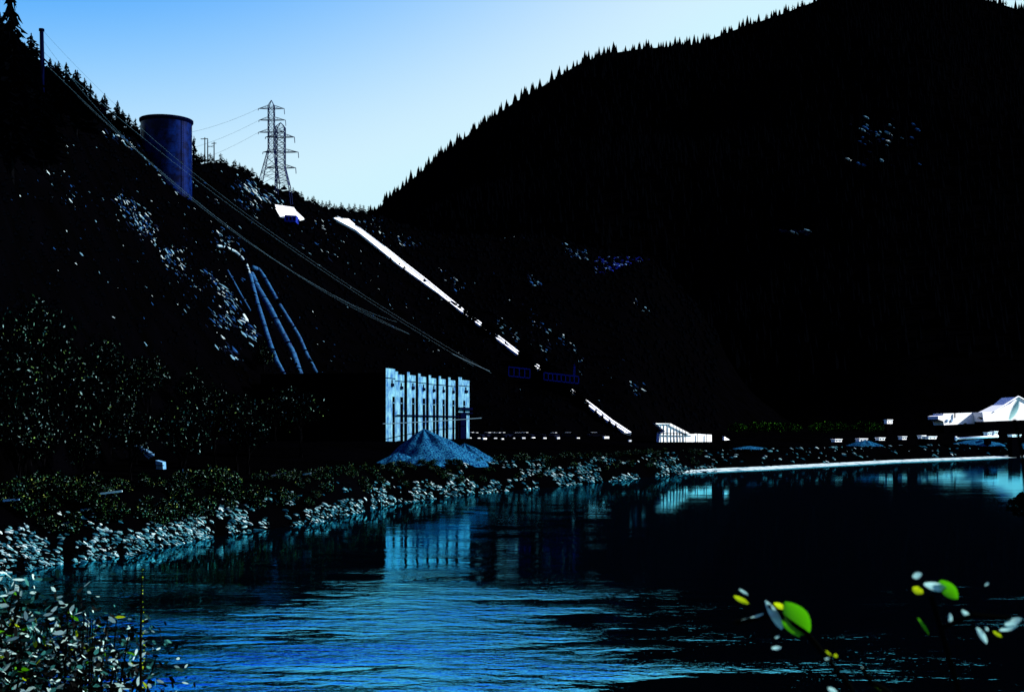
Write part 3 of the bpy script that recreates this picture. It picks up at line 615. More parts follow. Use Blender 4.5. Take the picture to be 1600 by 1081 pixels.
for S_ in (L_, R_):
    mb = MB()
    for i in range(n - 1): mb.beam(S_[i] + Vector((0, 0, 0.25)), S_[i + 1] + Vector((0, 0, 0.25)), 0.45)
    mb.build('side_wall', M['white'], t)
# headworks at the top of the chute
D = Ds_[0]
def tilt(pts, D, kx, ky, y0_):              # outline on a plane that leans back by ky and turns towards the right by kx
    x0_ = pts[0][0]; g = D / F
    return [P(a, b, D + (a - x0_) * g * kx + (y0_ - b) * g * ky) for a, b in pts]
t = thing('headworks', P(530, 347, D), 'white flat roofed headworks at the top of the chute', 'building')
mb = MB(); mb.prism(tilt([(516, 340), (545, 342), (554, 350), (547, 352), (524, 347)], D - 2, 0.5, 1.5, 346), (0.1, 0.3, -0.5)); mb.build('roof', M['white'], t)
mb = MB(); mb.prism([P(518, 343.5, D - 1), P(530, 351, D - 1), P(528, 357, D - 1), P(517, 351, D - 1)], (0, 5, 0)); mb.build('wall', M['gantry'], t)
# trees interrupting the chute
gaps = [(632, 424, 0.9), (638, 428, 0.6), (655, 440, 0.4), (682, 461, 0.5), (698, 472, 0.4), (727, 494, 1.6), (735, 500, 1.8), (741, 505, 1.4), (755, 518, 1.6), (763, 524, 2.0), (772, 530, 1.8), (790, 543, 1.0), (814, 562, 1.6), (822, 567, 2.0), (830, 573, 1.8), (849, 588, 2.0), (858, 594, 2.2), (868, 600, 2.2), (877, 607, 2.2), (885, 612, 1.6), (902, 624, 1.6), (910, 630, 1.4), (917, 636, 0.8), (931, 646, 0.7), (941, 655, 0.7), (952, 664, 0.7), (962, 670, 0.7)]
xs_ = [p[0] for p in pts]
for i, (px, py, r) in enumerate(gaps):
    D = np.interp(px, xs_, Ds_) - 6; yy = np.interp(px, xs_, [p[1] for p in pts])
    h = r * 4.6; conifer(P(px, yy + 6 + r * 3.2, D), h, nth(i + 1) + ' dark conifer from the top along the white chute', 'conifers in front of the white chute', k=i, wf=1.9, kind=con_dense)
# white roofed valve house
t = thing('valve_house', P(448, 345, 590), 'white roofed valve house on the ridge left of the chute', 'building')
D = hit(440, 332)[1] - 9; mb = MB(); mb.prism(tilt([(419, 318), (459, 324), (463, 330), (475, 341), (468, 343), (461, 339), (446, 338), (437, 339), (427, 331)], D, 0.2, 1.6, 340), (0.1, 0.3, -0.6)); mb.build('roof', M['white'], t)
mb = MB(); mb.prism([P(445, 336, D - 3.5), P(463, 337, D - 3.5), P(462, 347, D - 3.5), P(444, 346, D - 3.5)], (0, 7, 0)); wl = mb.build('wall', M['gantry'], t)
mb = MB()
for a in (447, 452.5, 458): mb.box(P(a + 1.5, 342, D - 3.55), (0.8, 0.05, 1.4))
w_ = mb.build('window', M['glass_and_shade'], t)
del mb

# ---------------------------------------------------------------- powerhouse
x0, y0 = (603 - 800) / F * 286, 286.0; x1, y1 = (735 - 800) / F * 343, 343.0
tv = Vector((x1 - x0, y1 - y0, 0)); LEN = tv.length; tv.normalize(); nv = Vector((tv.y, -tv.x, 0)); rzf = math.atan2(tv.y, tv.x)
def s_of(px): u = (px - 800) / F; return (u * y0 - x0) / (tv.x - u * tv.y)
def fp(s, out, z): return Vector((x0, y0, 0)) + tv * s + nv * out + Vector((0, 0, z))
def zf(px, py): s = s_of(px); d = y0 + s * tv.y; return EYE + (HOR - py) / F * d
ph = thing('powerhouse', (x0, y0, 5.0), 'tall concrete powerhouse with lit ribbed river wall and end wall blackened for shade', 'building')
def fbox(mb, s0, s1, o0, o1, z0, z1):
    p = [fp(s, o, z) for s in (s0, s1) for o in (o0, o1) for z in (z0, z1)]
    mb.add(p, [(0, 1, 3, 2), (4, 6, 7, 5), (0, 4, 5, 1), (2, 3, 7, 6), (0, 2, 6, 4), (1, 5, 7, 3)])
W = 31.0
mb = MB(); fbox(mb, 0.4, LEN - 0.4, -W, -0.85, 4, 22.4); mb.build('wall', M['dark'], ph)
mb = MB(); fbox(mb, 0.0, 0.39, -W, -0.9, 4, 22.6); mb.build('end_wall', M['dark'], ph)  # concrete side away from the sun, its shade put into the black
mb = MB(); fbox(mb, 0.4, LEN, -W - 0.3, -0.6, 22.6, 22.95); mb.build('roof', M['dark'], ph)
mb = MB(); fbox(mb, 0.4, LEN - 0.4, -0.84, -0.09, 5, 22.3); mb.build('recess_shade', M['glass_and_shade'], ph)  # black sheet stands in for the shaded recesses between the piers
panels = [(603, 617.3, 575), (617.6, 631.6, 580), (636.3, 649.4, 581), (653.6, 665.8, 583.5), (670, 681.4, 586), (685.6, 696.2, 587.5), (700.6, 711.4, 589.5), (716.4, 733.5, 589)]
for i, (a, b_, yt) in enumerate(panels):
    s0, s1 = s_of(a), s_of(b_); wdt = s1 - s0; zt = zf(a, yt); zs_ = 17.6
    last = i == len(panels) - 1
    sl0, sl1 = s0 + wdt * 0.55, s0 + wdt * 0.90
    if last: sl0, sl1 = s0 + wdt * 0.42, s0 + wdt * 0.62
    if i == 0: sl0, sl1 = s0 + wdt * 0.70, s0 + wdt * 0.98
    mb = MB()
    fbox(mb, s0, s1, -0.06, 0, zs_, zt - 0.65)
    if i: fbox(mb, s0, s0 + wdt * 0.3, -0.06, 0, zt - 0.65, zt)
    else: fbox(mb, s0, s1, -0.06, 0, zt - 0.65, zt)
    fbox(mb, s0, sl0, -0.06, -0.003, 5, zs_); fbox(mb, sl1, s1, -0.06, -0.003 if last else -0.03, 5, zs_)
    mb.build('pier', M['concrete'], ph)
    mb = MB(); fbox(mb, s0, s1 + 0.02, 0.003, 0.10, zt - 2.25, zt - 2.1); mb.build('string_course', M['rust'], ph)
    mb = MB(); fbox(mb, s0 + wdt * 0.55, s0 + wdt * 0.78, 0.0, 0.3, zt - 4.0, zt - 3.3); fbox(mb, s0 + wdt * 0.6, s0 + wdt * 0.68, 0.0, 0.15, zt - 3.3, zt - 2.5); mb.build('scupper', M['rust'], ph)
    mb = MB(); fbox(mb, sl0 + 0.01, sl1 - 0.01, -0.085, -0.065, 5, zs_ - 0.01); mb.build('window', M['glass_and_shade'], ph)
    mb = MB(); fbox(mb, sl0, sl0 + wdt * 0.2, -0.1, 0.1, zs_ - 1.5, zs_ - 1.35); mb.build('lamp_bracket', M['concrete'], ph)
mb = MB(); fbox(mb, s_of(618), s_of(716), 0.25, 0.45, 13.3, 13.55); mb.build('crane_rail', M['rust'], ph)
mb = MB(); fbox(mb, s_of(714), s_of(735), 0.2, 0.7, 15.2, 15.8); fbox(mb, s_of(714), s_of(735), 0.2, 0.7, 14.2, 14.5); fbox(mb, s_of(716), s_of(725), 0.2, 0.7, 6, 14.2); mb.build('gallery', M['rust'], ph)
mb = MB(); fbox(mb, -3.8, LEN, -W, 1.5, 4.3, 5.6); mb.build('foundation', M['dark'], ph)
mb = MB(); fbox(mb, -5.5, -0.1, -3, 2.0, 5.61, 6.0); mb.build('ledge', M['white'], ph)
# low dark annex left of the powerhouse
a = P(438, 600, 300); t = thing('annex', (a.x, a.y, 6), 'low black annex left of the powerhouse under the penstocks', 'building')
mb = MB(); mb.box((a.x + 4, a.y + 10, 12), (26, 14, 17), 0.1); mb.build('wall', M['dark'], t)
mb = MB(); mb.box((a.x + 4, a.y + 10, 20.7), (27, 15, 0.4), 0.1); mb.build('roof', M['dark'], t)
cable([(598, 662, 262), (670, 658.5, 300), (752, 653, 340)], 'thin pale line crossing low in front of the powerhouse', 0.10, 'service_line', None)

# ---------------------------------------------------------------- gravel piles
def pile(px, D, hw, h, label, n=64, flat=0.0, name='gravel_pile', ridge=0.0, m='gravel', sy=0.8):
    cx = (px - 800) / F * D; zb = tz(px, D) - 0.6; V = [(cx, D, zb + h)]; Fs = []; rings = 22
    for r_ in range(1, rings + 1):
        t_ = r_ / rings
        for k in range(n):
            a = 2 * math.pi * k / n; rr = hw * t_ * (1 + 0.16 * noise.noise(Vector((math.cos(a) * 1.4, math.sin(a) * 1.4, px * 0.1))))
            if not flat and hw > 8: rr *= 1 - 0.32 * max(-math.cos(a), 0)
            x, y = cx + rr * math.cos(a), D + rr * math.sin(a) * sy
            pr_ = (1 - t_) ** (0.9 if not flat else 0.6); gul = 0.045 * h * math.sin(a * 9 + px) * t_ * (1 - t_) * 4 + 0.05 * h * noise.noise(Vector((x * 0.5, y * 0.5, 1.0))) * min(1, t_ * 3)
            V.append((x, y, zb + h * pr_ + gul * (t_ < 1)))
    for k in range(n): Fs.append((0, 1 + k, 1 + (k + 1) % n))
    for r_ in range(rings - 1):
        for k in range(n): b0 = 1 + r_ * n; Fs.append((b0 + k, b0 + n + k, b0 + n + (k + 1) % n, b0 + (k + 1) % n))
    me = bpy.data.meshes.new(name); me.from_pydata(V, [], Fs); me.update(); me.materials.append(M[m]); me.polygons.foreach_set('use_smooth', [True] * len(me.polygons))
    return tag(link(name, me), label, 'gravel pile', 'gravel piles on the bank')
pile(662, 224, 11.0, 6.6, 'tallest blue gravel pile in front of the powerhouse')
pile(726, 234, 7.0, 3.9, 'gravel pile leaning against the right of the tallest one')
pile(622, 216, 5.5, 2.6, 'low gravel pile at the left foot of the tallest one')
pile(655, 212, 5.5, 2.3, 'small gravel pile in front of the tallest one')
pile(1172, 354, 6.5, 1.5, 'long low blue gravel heap at the left end of the right shore', flat=1)
pile(1352, 406, 7.5, 2.6, 'peaked blue gravel heap in the middle of the right shore', sy=0.6)
pile(1530, 452, 9.5, 2.4, 'broad blue gravel heap under the white buildings at right', flat=1)
pile(1590, 462, 5.0, 2.2, 'blue gravel heap cut by the right edge', flat=1)

# ---------------------------------------------------------------- switchyard gantries
def gantry(x0_, x1_, yt, yb, D, nb_, label, mast=None, slope=0.05):
    t = thing('switchyard_gantry', P(x0_, yb, D), label, 'gantry', 'blue steel gantries of the switchyard')
    q, Dg = hit((x0_ + x1_) / 2, yb + 6)
    for k in range(nb_ + 1):
        px = x0_ + (x1_ - x0_) * k / nb_; dy = (px - x0_) * slope * 2.2
        mb = MB(); mb.beam(P(px, yb + dy, D), P(px, yt + dy, D), 0.22); mb.build('column', M['gantry'], t)
        mb = MB(); mb.beam(P(px, yb + 30, D), P(px, yb + dy + 0.3, D), 0.25); mb.build('footing_post', M['dark'], t)
    for yy, nm in ((yt, 'top_beam'), (yb, 'lower_beam')):
        mb = MB(); mb.beam(P(x0_, yy, D), P(x1_, yy + (x1_ - x0_) * slope * 2.2, D), 0.22); mb.beam(P(x0_, yy + 0.5, D + 2), P(x1_, yy + 0.5 + (x1_ - x0_) * slope * 2.2, D + 2), 0.2); mb.build(nm, M['gantry'], t)
    if mast:
        mb = MB(); a, yy = mast
        for dx in (-1.2, 1.2): mb.beam(P(a + dx, yt + 6, D), P(a + dx * 0.5 + 1, yy, D), 0.16)
        for k in range(6): mb.beam(P(a - 1, yt + 4 - k * 3, D), P(a + 1.2, yt + 2 - k * 3, D), 0.1)
        mb.build('mast', M['gantry'], t)
gantry(795, 828, 573, 587, 385, 4, 'shorter blue switchyard gantry above the powerhouse roof')
gantry(850, 904, 582, 593, 385, 8, 'longer blue switchyard gantry with a small lattice mast', (897, 572))

# ---------------------------------------------------------------- cars and yard clutter
def make_car(key):
    t = thing('parked_car', (0, 0, 0), 'x', 'car', local=True)
    mb = MB(); pr_ = [(-2.2, 0.35), (2.2, 0.35), (2.25, 0.85), (1.3, 1.0), (-1.9, 1.02), (-2.25, 0.9)]
    mb.prism([(x, -0.85, z) for x, z in pr_], (0, 1.7, 0)); mb.build('body', M['cardark'], t)
    mb = MB(); pr_ = [(-1.7, 1.0), (0.9, 1.0), (0.35, 1.5), (-1.3, 1.5)]; mb.prism([(x, -0.74, z) for x, z in pr_], (0, 1.48, 0)); mb.build('window', M['glass_and_shade'], t)
    mb = MB(); mb.box((-0.48, 0, 1.53), (1.7, 1.4, 0.06)); mb.build('roof', M[key], t)
    for sx in (-1.35, 1.35):
        for sy in (-0.8, 0.8):
            mb = MB(); mb.tube([(sx, sy - 0.1, 0.33), (sx, sy + 0.1, 0.33)], 0.33, 12); mb.build('wheel', M['tyre'], t)
    return t
c1 = make_car('roofglint'); c2_ = make_car('cardark'); first = {0: True, 1: True}
side = [703, 709, 716, 722, 731, 737, 744, 763, 771, 779, 786, 800, 812, 822, 840, 866, 890, 930]
for i, px in enumerate(side):
    D = 356 + 9 * (i % 3); k = 1 if i in (4, 11, 14) else 0; src = (c1, c2_)[k]
    loc = Vector(((px - 800) / F * D, D, tz(px, D) + 0.05)); rz = rs.uniform(-0.5, 0.5) + (1.4 if i % 4 == 3 else 0)
    if first[k]: src.location = loc; src.rotation_euler = (0, 0, rz); o = src; first[k] = False
    else: o = dup(src, loc, rz)
    o['label'] = nth(i + 1) + ' car from the powerhouse in the row parked in the yard'
    o['group'] = 'cars with painted roof glints in the yard' if k == 0 else 'dark cars parked in the yard'
mb = MB(); mb.prism([(-0.55, -0.4, 0), (0.55, -0.4, 0), (0.55, -0.4, 0.62), (0.47, -0.4, 0.7), (-0.47, -0.4, 0.7), (-0.55, -0.4, 0.62)], (0, 0.8, 0)); blk = mb.mesh('concrete_block', M['white'])
for i, (px, py) in enumerate([(714, 687.5), (721, 688), (728, 687.5), (735, 686.5), (741, 687), (748, 685.5), (757, 694), (762, 687), (774, 687), (785, 694), (792, 687), (803, 687), (818, 686), (826, 683), (833, 687), (851, 686), (861, 683), (872, 687), (903, 690), (935, 684), (947, 683), (984, 690)]):
    if i % 3 == 1: continue
    D = 330 if py > 690 else 350; o = link('concrete_block', blk); x = (px - 800) / F * D; o.location = (x, D, EYE + (HOR - py) / F * D - 0.35); k = rs.uniform(0.4, 0.85); o.scale = (k * rs.uniform(0.8, 1.9), k, k); o.rotation_euler = (0, 0, 0.6 + rs.uniform(-0.2, 0.2))
    o.location.z = max(o.location.z, tz(px, D) - 0.1)
    tag(o, nth(i + 1 - (i + 1) // 3) + ' small white concrete block from the powerhouse across the yard', 'concrete block', 'white concrete blocks in the yard')
def slab(name, px, py, w, h, D, label, cat, key='white', dp=2.4, group=None, rz=0.6, roof=None):
    q = P(px, py, D); t = thing(name, (q.x, q.y, q.z - h / 2), label, cat, group)
    mb = MB(); mb.box((q.x, q.y, q.z), (w, dp, h), rz); mb.build('wall', M[key], t)
    mb = MB(); mb.box((q.x, q.y, q.z + h / 2 + 0.1), (w + 0.4, dp + 0.4, 0.2), rz); mb.build('roof', M[roof or key], t)
    mb = MB()
    for k in range(max(2, int(w / 2.5))): lx = -w / 2 + (k + 0.5) * w / max(2, int(w / 2.5)); ly = -dp / 2 - 0.02; mb.box((q.x + lx * math.cos(rz) - ly * math.sin(rz), q.y + lx * math.sin(rz) + ly * math.cos(rz), q.z), (0.5, 0.06, h * 0.3), rz)
    mb.build('window', M['glass_and_shade'], t)
    gz = tz(px, D) - 0.3; zb_ = q.z - h / 2
    if zb_ > gz + 0.1: mb = MB(); mb.box((q.x, q.y, (gz + zb_) / 2), (w * 0.96, dp * 0.96, zb_ - gz), rz); mb.build('foundation', M['dark'], t)
    return t
for px, py, w, h, D, lab in ((1307, 688.5, 4.5, 1.2, 420, 'short white trailer left of the peaked gravel heap'), (1346, 688, 5.5, 1.6, 430, 'white trailer right behind the peaked gravel heap'), (1375, 686, 4.0, 1.2, 430, 'white trailer right of the peaked gravel heap'),
    (1410, 684.5, 3.2, 1.5, 440, 'small white van box right of the middle trailers'), (1440, 683, 3.0, 1.5, 440, 'small white trailer left of the long one'), (1454, 684, 6.0, 1.2, 440, 'white trailer with dark gap left of the white pipe'),
    (1543, 678, 3.0, 1.4, 445, 'small white cabin on the broad gravel heap'), (1553, 677, 2.6, 1.9, 450, 'taller white cabin beside the small one'), (1585, 681, 7, 0.9, 445, 'low white trailer at the right edge'), (1388, 659, 5.0, 2.6, 560, 'lone white hut among the dark trees')):
    slab('site_trailer', px, py, w * 0.72, h * 0.62, D, lab, 'trailer', dp=1.6)
t = thing('white_pipe', P(1525, 684, 430), 'long white pipe lying above the broad gravel heap', 'pipe')
mb = MB(); mb.tube([P(1494, 685, 430), P(1560, 681.5, 430)], 0.35, 8); mb.build('pipe', M['white'], t, True); mb = MB(); mb.tube([P(1492.5, 685, 430), P(1495, 684.9, 430)], 0.75, 10); mb.build('flange', M['white'], t)
# open white shed beside the chute foot
t = thing('open_shed', P(1060, 690, 345), 'white steep roofed open shed with dark posts at the foot of the chute', 'building')
D = 352; K = 0.8
mb = MB(); mb.prism(tilt([(1024, 661), (1048, 661.5), (1078, 677), (1112, 679), (1112, 690), (1030, 690.5), (1031, 677), (1040, 674)], D, K, 0, 690), (0, 7, 0)); mb.build('wall', M['white'], t)
def tp(px, py, d, x0_=1024): return P(px, py, d + (px - x0_) * d / F * K)
for px in (1036, 1041, 1047, 1052, 1057, 1062, 1066, 1071, 1090, 1104):
    yt = np.interp(px, [1024, 1048, 1078, 1112], [663, 662, 677, 679]); mb = MB(); mb.beam(tp(px, 691, D - 0.4), tp(px, yt, D - 0.4), 0.16); mb.build('post', M['dark'], t)
for a, b_ in (((1028, 676.5), (1085, 677.5)), ((1020, 660), (1052, 659.5)), ((1048, 660.5), (1080, 676.5))):
    mb = MB(); mb.beam(tp(*a, D - 0.6), tp(*b_, D - 0.6), 0.2); mb.build('beam', M['dark'], t)
t = thing('low_shed', P(1136, 688, 350), 'little white gabled hut right of the open shed', 'building')
mb = MB(); mb.prism(tilt([(1132, 682), (1140, 687), (1132, 687.5)], 350, K, 1, 687), (0, 3, 0)); mb.build('roof', M['white'], t); mb = MB(); mb.prism([P(1131, 687.6, 350.1), P(1139, 687.6, 350.1), P(1139, 690, 350.1), P(1131, 690, 350.1)], (0, 2.8, 0)); mb.build('wall', M['dark'], t); mb = MB(); mb.prism([P(1131, 690.2, 350.2), P(1139, 690.2, 350.2), P(1139, 712, 350.2), P(1131, 712, 350.2)], (0, 2.6, 0)); mb.build('foundation', M['dark'], t)
# white halls on the right
D = 640
t = thing('industrial_hall', P(1497, 664, D), 'long white flat roofed hall left of the gabled hall', 'building')
mb = MB(); mb.prism(tilt([(1466, 650), (1474, 648.5), (1474, 646), (1523, 644.5), (1523, 656), (1529, 657), (1529, 661.5), (1512, 662), (1475, 664), (1474, 658), (1466, 655)], D, K, 0, 660), (0, 16, 0)); mb.build('wall', M['white'], t)
mb = MB(); mb.prism(tilt([(1475, 664.2), (1529, 661.8), (1529, 690), (1475, 690)], D + 1, K, 0, 660), (0, 14, 0)); mb.build('foundation', M['dark'], t)
mb = MB()
for px in (1480, 1487): mb.box(tp(px, 657, D - 0.3, 1466), (1.4, 0.3, 1.2), 0.67)
mb.build('window', M['cyan'], t); mb = MB(); mb.beam(tp(1492, 653, D - 0.8, 1466), tp(1492, 645, D - 0.8, 1466), 0.5); mb.build('vent_stack', M['dark'], t)
t = thing('gabled_hall', P(1580, 660, D), 'big white hall with a steep gable at the right edge', 'building')
mb = MB(); mb.prism(tilt([(1535, 644), (1553, 643.5), (1578, 631), (1591, 620), (1604, 628), (1640, 646), (1640, 656), (1600, 656), (1537, 658.5)], D, K, 0, 650), (0, 22, 0)); mb.build('wall', M['white'], t)
mb = MB(); mb.prism(tilt([(1538, 659), (1600, 656.3), (1640, 656.3), (1640, 690), (1538, 690)], D + 1, K, 0, 650), (0, 20, 0)); mb.build('foundation', M['dark'], t)
mb = MB(); mb.beam(tp(1553, 642.8, D - 0.5, 1535), tp(1591, 619, D - 0.5, 1535), 0.5); mb.beam(tp(1591, 619, D - 0.5, 1535), tp(1640, 645.5, D - 0.5, 1535), 0.5); mb.build('roof_edge', M['white'], t)
shrub(P(1507, 664, 630), 1.7, 'dark bush in front of the long white hall', None, 0); shrub(P(1532, 655, 626), 1.6, 'dark bush between the two white halls', None, 1)

# ---------------------------------------------------------------- small things on the left bank
q, D = hit(232, 725)
t = thing('shed', P(232, 735, D), 'little shed with blue sheet roof among the lower left trees', 'shed')
D -= 9
mb = MB(); mb.prism([P(210, 697, D), P(222, 700, D), P(241, 712, D), P(232, 717, D)], (0, 0.15, 0.25)); mb.build('roof', M['cyan'], t)
mb = MB(); mb.prism([P(243, 719, D - 0.5), P(254, 722, D - 0.5), P(255, 735, D - 0.5), P(244, 735, D - 0.5)], (0, 1.5, 0)); mb.build('wall', M['cyan'], t)
mb = MB()
for a, b_ in (((218, 702), (238, 716)), ((212, 700), (228, 700)), ((225, 708), (241, 708)), ((243, 727), (256, 727))): mb.beam(P(*a, D - 0.7), P(*b_, D - 0.7), 0.12)
mb.build('frame', M['dark'], t)
D = 150
t = thing('signpost', P(288, 755, D), 'pale blue cross shaped post beside the shed', 'post')
mb = MB(); mb.beam(P(287.5, 756, D), P(287.5, 733, D), 0.32); mb.build('pole', M['cyan'], t); mb = MB(); mb.beam(P(273, 740.5, D - 0.2), P(304, 739, D - 0.2), 0.09); mb.build('crossarm', M['cyan'], t); mb = MB(); mb.box(P(301, 745, D), (0.6, 0.1, 0.8)); mb.build('panel', M['gantry'], t)
for (a, b_, D, lab) in (((157, 771), (191, 767), 118, 'pale length of guardrail among shrubs at far left'), ((5, 782), (30, 780), 112, 'bluish short length of guardrail by the left edge'), ((425, 743), (447, 739), 160, 'pale length of guardrail before the dark wood'), ((473, 741), (486, 739), 162, 'short pale guardrail left of the gravel pile')):
    t = thing('guardrail', P(a[0], a[1] + 4, D), lab, 'guardrail', 'guardrail lengths along the bank road')
    mb = MB(); mb.beam(P(*a, D - 3), P(*b_, D - 3), 0.16); mb.build('rail', M['cyan'] if a[0] == 5 else M['sand'], t)
    for k in (0.1, 0.5, 0.9): mb = MB(); p_ = P(*a, D - 3).lerp(P(*b_, D - 3), k); mb.beam(p_ + Vector((0, 0.15, 0.05)), p_ + Vector((0, 0.15, -1.4)), 0.1); mb.build('post', M['dark'], t)

# ---------------------------------------------------------------- foreground bush at lower left
def leaf_poly(c, u, v, L, w):
    return [c, c + u * L * 0.3 + v * w, c + u * L * 0.7 + v * w * 0.8, c + u * L, c + u * L * 0.7 - v * w * 0.8, c + u * L * 0.3 - v * w]
def leafy_bush(cx, cy, ztop, rx, rz_, n, L, label, name='willow_bush', seed=1, m='willow', asp=0.19):
    rd = random.Random(seed); base = Vector((cx, cy, nb(cx, cy)))
    t = thing(name, base, label, 'bush'); lm = MB(); st = MB()
    tips = []
    for k in range(26):
        tip = Vector((cx + rd.gauss(0, rx * 0.55), cy + rd.gauss(0, rx * 0.4), ztop - abs(rd.gauss(0, rz_ * 0.5)))); mid = base.lerp(tip, 0.5) + Vector((rd.uniform(-0.1, 0.1), 0, 0.1))
        st.tube([base, mid, tip], [0.02, 0.012, 0.004], 5); tips.append((mid, tip))
    for i in range(n):
        a, b_ = rd.choice(tips); c = a.lerp(b_, rd.uniform(0.0, 1.0)) + Vector((rd.gauss(0, 0.16), rd.gauss(0, 0.16), rd.gauss(0, 0.10)))
        u = Vector((rd.gauss(0, 1), rd.gauss(0, 0.7), rd.gauss(-0.1, 0.6))).normalized(); v = u.cross(Vector((rd.gauss(0, 1), rd.gauss(0, 1), rd.gauss(0, 1)))).normalized(); l = L * rd.uniform(0.5, 1.35)
        lm.add(leaf_poly(c, u, v, l, l * asp), [(0, 1, 2, 3, 4, 5)])
    st.build('stems', M['darkleaf'], t); lm.build('leaves', M[m], t); return t
leafy_bush(-3.5, 8.0, 10.02, 0.75, 0.5, 11000, 0.062, 'pale willow bush with painted sun glints filling the lower left corner', seed=3)
leafy_bush(-2.85, 8.2, 9.85, 0.38, 0.4, 4200, 0.055, 'lower willow bush at the right of the corner bush', seed=5)
leafy_bush(-3.1, 8.6, 9.5, 0.9, 0.3, 2600, 0.05, 'low willow bush along the bottom left edge', seed=8)
# leafy shoots close to the camera at lower right
def shoot(label, D, stems, leaves, name='leafy_shoot'):
    b0 = P(stems[0][0][0], stems[0][0][1], D); t = thing(name, (b0.x, D, nb(b0.x, D)), label, 'plant')
    st = MB()
    for s_ in stems: st.tube([P(a, b_, D) for a, b_ in s_], [0.004] * len(s_), 5)
    gx, gy = stems[0][0]; g = P(gx, gy, D); st.tube([Vector((g.x + 0.05, D, nb(g.x, D) - 0.1)), g], [0.007, 0.004], 6)
    st.build('stems', M['darkleaf'], t)
    for key, (ax, ay), (bx, by), w, tilt in leaves:
        a, b_ = P(ax, ay, D), P(bx, by, D + tilt); u = (b_ - a); L = u.length; u.normalize(); v = u.cross(Vector((0, 1, 0.15))).normalized(); wm = w * 0.88 / F * D / 2
        mb = MB(); nseg = 8; vs_ = []
        for k in range(nseg + 1):
            s_ = k / nseg; ww = wm * math.sin(math.pi * min(s_ * 0.92 + 0.06, 1)) ** 0.75; cc = a + u * L * s_ + Vector((0, -0.12 * L * math.sin(math.pi * s_), 0))
            vs_ += [cc - v * ww + Vector((0, 0.10 * ww, 0)), cc + Vector((0, 0.35 * ww, 0)), cc + v * ww + Vector((0, 0.05 * ww, 0))]
        mb.add(vs_, [(3 * k + i, 3 * k + 3 + i, 3 * k + 4 + i, 3 * k + 1 + i) for k in range(nseg) for i in (0, 1)]); mb.build('leaf', M[key], t, True)
    return t
shoot('leafy shoot with the big bright green leaf at lower right', 2.0, [[(1330, 1075), (1262, 990), (1200, 945)], [(1262, 990), (1215, 960), (1148, 972)]],
    [('green', (1262, 989), (1226, 941), 42, 0.0), ('green', (1250, 994), (1211, 958), 14, 0.02), ('lime', (1226, 950), (1209, 942), 10, 0.01), ('pale', (1222, 982), (1196, 938), 15, 0.0), ('lime', (1147, 931), (1170, 943), 9, 0), ('pale', (1155, 920), (1169, 929), 4, 0), ('pale', (1148, 973), (1170, 965), 4, 0), ('pale', (1170, 966), (1193, 958), 4, 0), ('pale', (1206, 1012), (1221, 1011), 7, 0), ('pale', (1211, 996), (1218, 993), 4, 0)])
shoot('leafy shoot with blurred pale and green leaves near the right edge', 1.9, [[(1500, 1085), (1470, 980), (1455, 930)], [(1470, 980), (1520, 960), (1580, 965)]],
    [('pale', (1444, 912), (1480, 920), 15, 0.0), ('green', (1468, 908), (1496, 935), 24, 0.0), ('pale', (1426, 901), (1440, 896), 12, 0), ('lime', (1426, 918), (1442, 926), 14, 0), ('green', (1434, 965), (1451, 990), 5, 0), ('pale', (1484, 958), (1485, 974), 7, 0), ('pale', (1503, 953), (1516, 966), 8, 0), ('pale', (1526, 980), (1542, 1005), 10, 0), ('pale', (1570, 975), (1596, 966), 14, 0), ('pale', (1562, 984), (1590, 977), 9, 0), ('lime', (1552, 986), (1565, 995), 6, 0), ('pale', (1539, 914), (1545, 910), 4, 0), ('pale', (1540, 980), (1544, 985), 5, 0)])
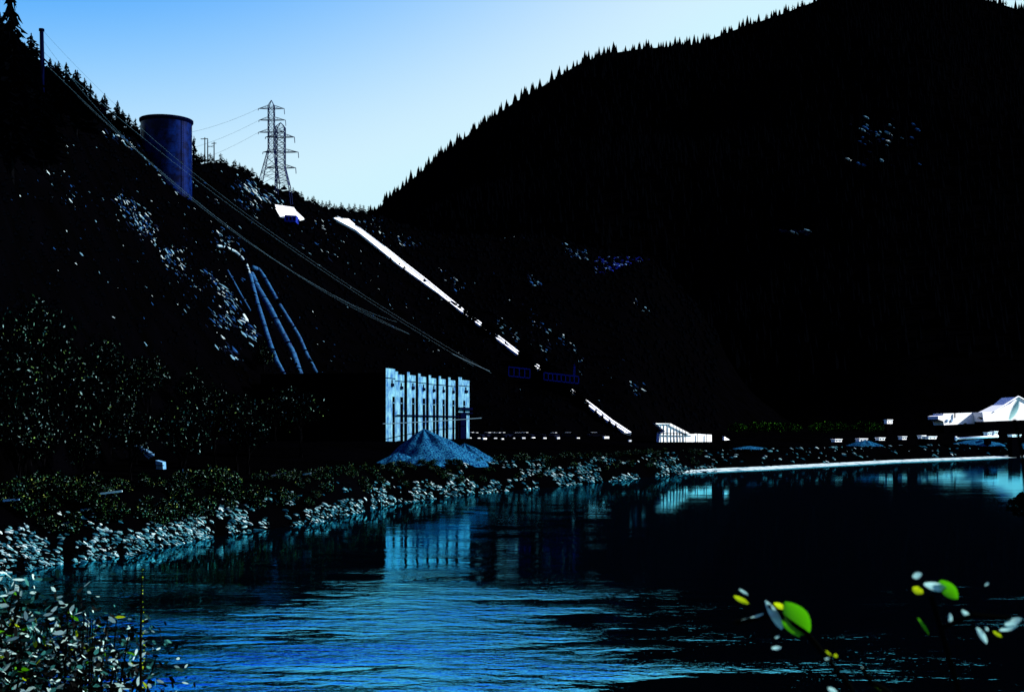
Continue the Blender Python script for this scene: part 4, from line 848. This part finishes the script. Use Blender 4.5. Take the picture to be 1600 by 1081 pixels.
shoot('thin low twig with tiny leaves at the bottom right', 1.8, [[(1400, 1088), (1362, 1066), (1347, 1043)]],
    [('pale', (1346, 1041), (1356, 1056), 4, 0), ('lime', (1358, 1064), (1381, 1081), 3.5, 0), ('lime', (1303, 1022), (1308, 1026), 6, 0), ('lime', (1290, 1016), (1299, 1024), 3, 0), ('pale', (1289, 1029), (1296, 1028), 4, 0), ('pale', (1294, 1074), (1308, 1083), 9, 0)])
shoot('tall leaf tip in front of the white gabled hall', 2.6, [[(1602, 760), (1596, 700), (1585, 655)]], [('pale', (1577, 656), (1592, 622), 12, 0.0)], 'leaf_tip')
D = 6.5
t = thing('stalk', Vector((P(223, 1000, D).x, D, nb(P(223, 1000, D).x, D))), 'thin upright stalk edged with tiny yellow buds right of the willow bush', 'plant')
st = MB(); st.tube([Vector((P(219, 1000, D).x, D, nb(-1.8, D) - 0.1)), P(220, 990, D), P(222, 889, D)], [0.014, 0.006, 0.003], 6); st.build('stem', M['darkleaf'], t)
lm = MB()
for k in range(46):
    if rs.random() < 0.5: continue
    c_ = P(223.5 + rs.uniform(-1.5, 1), 889 + k * 4.2, D); u = Vector((rs.gauss(0, 1), rs.gauss(0, 1), rs.gauss(0, 1))).normalized(); v = u.cross(Vector((0, 1, 0))).normalized(); lm.add(leaf_poly(c_, u, v, 0.008 * rs.uniform(0.4, 1.6), 0.004), [(0, 1, 2, 3, 4, 5)])
lm.build('buds', M['lime'], t)
# dark rounded shrub cut by the right edge
o = link('shrub', crown_mesh(90, 2600, M['darkleaf'], 0.10, 9, 'foliage', 0.6)); c = P(1606, 788, 14); o.location = c; o.scale = (0.34, 0.34, 0.26); tag(o, 'dark rounded shrub tip cut by the right edge over the water', 'shrub')
st = MB(); st.tube([Vector((c.x, 14, nb(c.x, 14) - 0.1)) - c, (0, 0, 0)], [0.03, 0.01], 6)
s_ = st.build('stem', M['darkleaf']); s_.parent = o; s_.scale = (1 / 0.34, 1 / 0.34, 1 / 0.26)
for ob in bpy.data.objects:
    if 'local' in ob: del ob['local']
print('objects', len(bpy.data.objects))
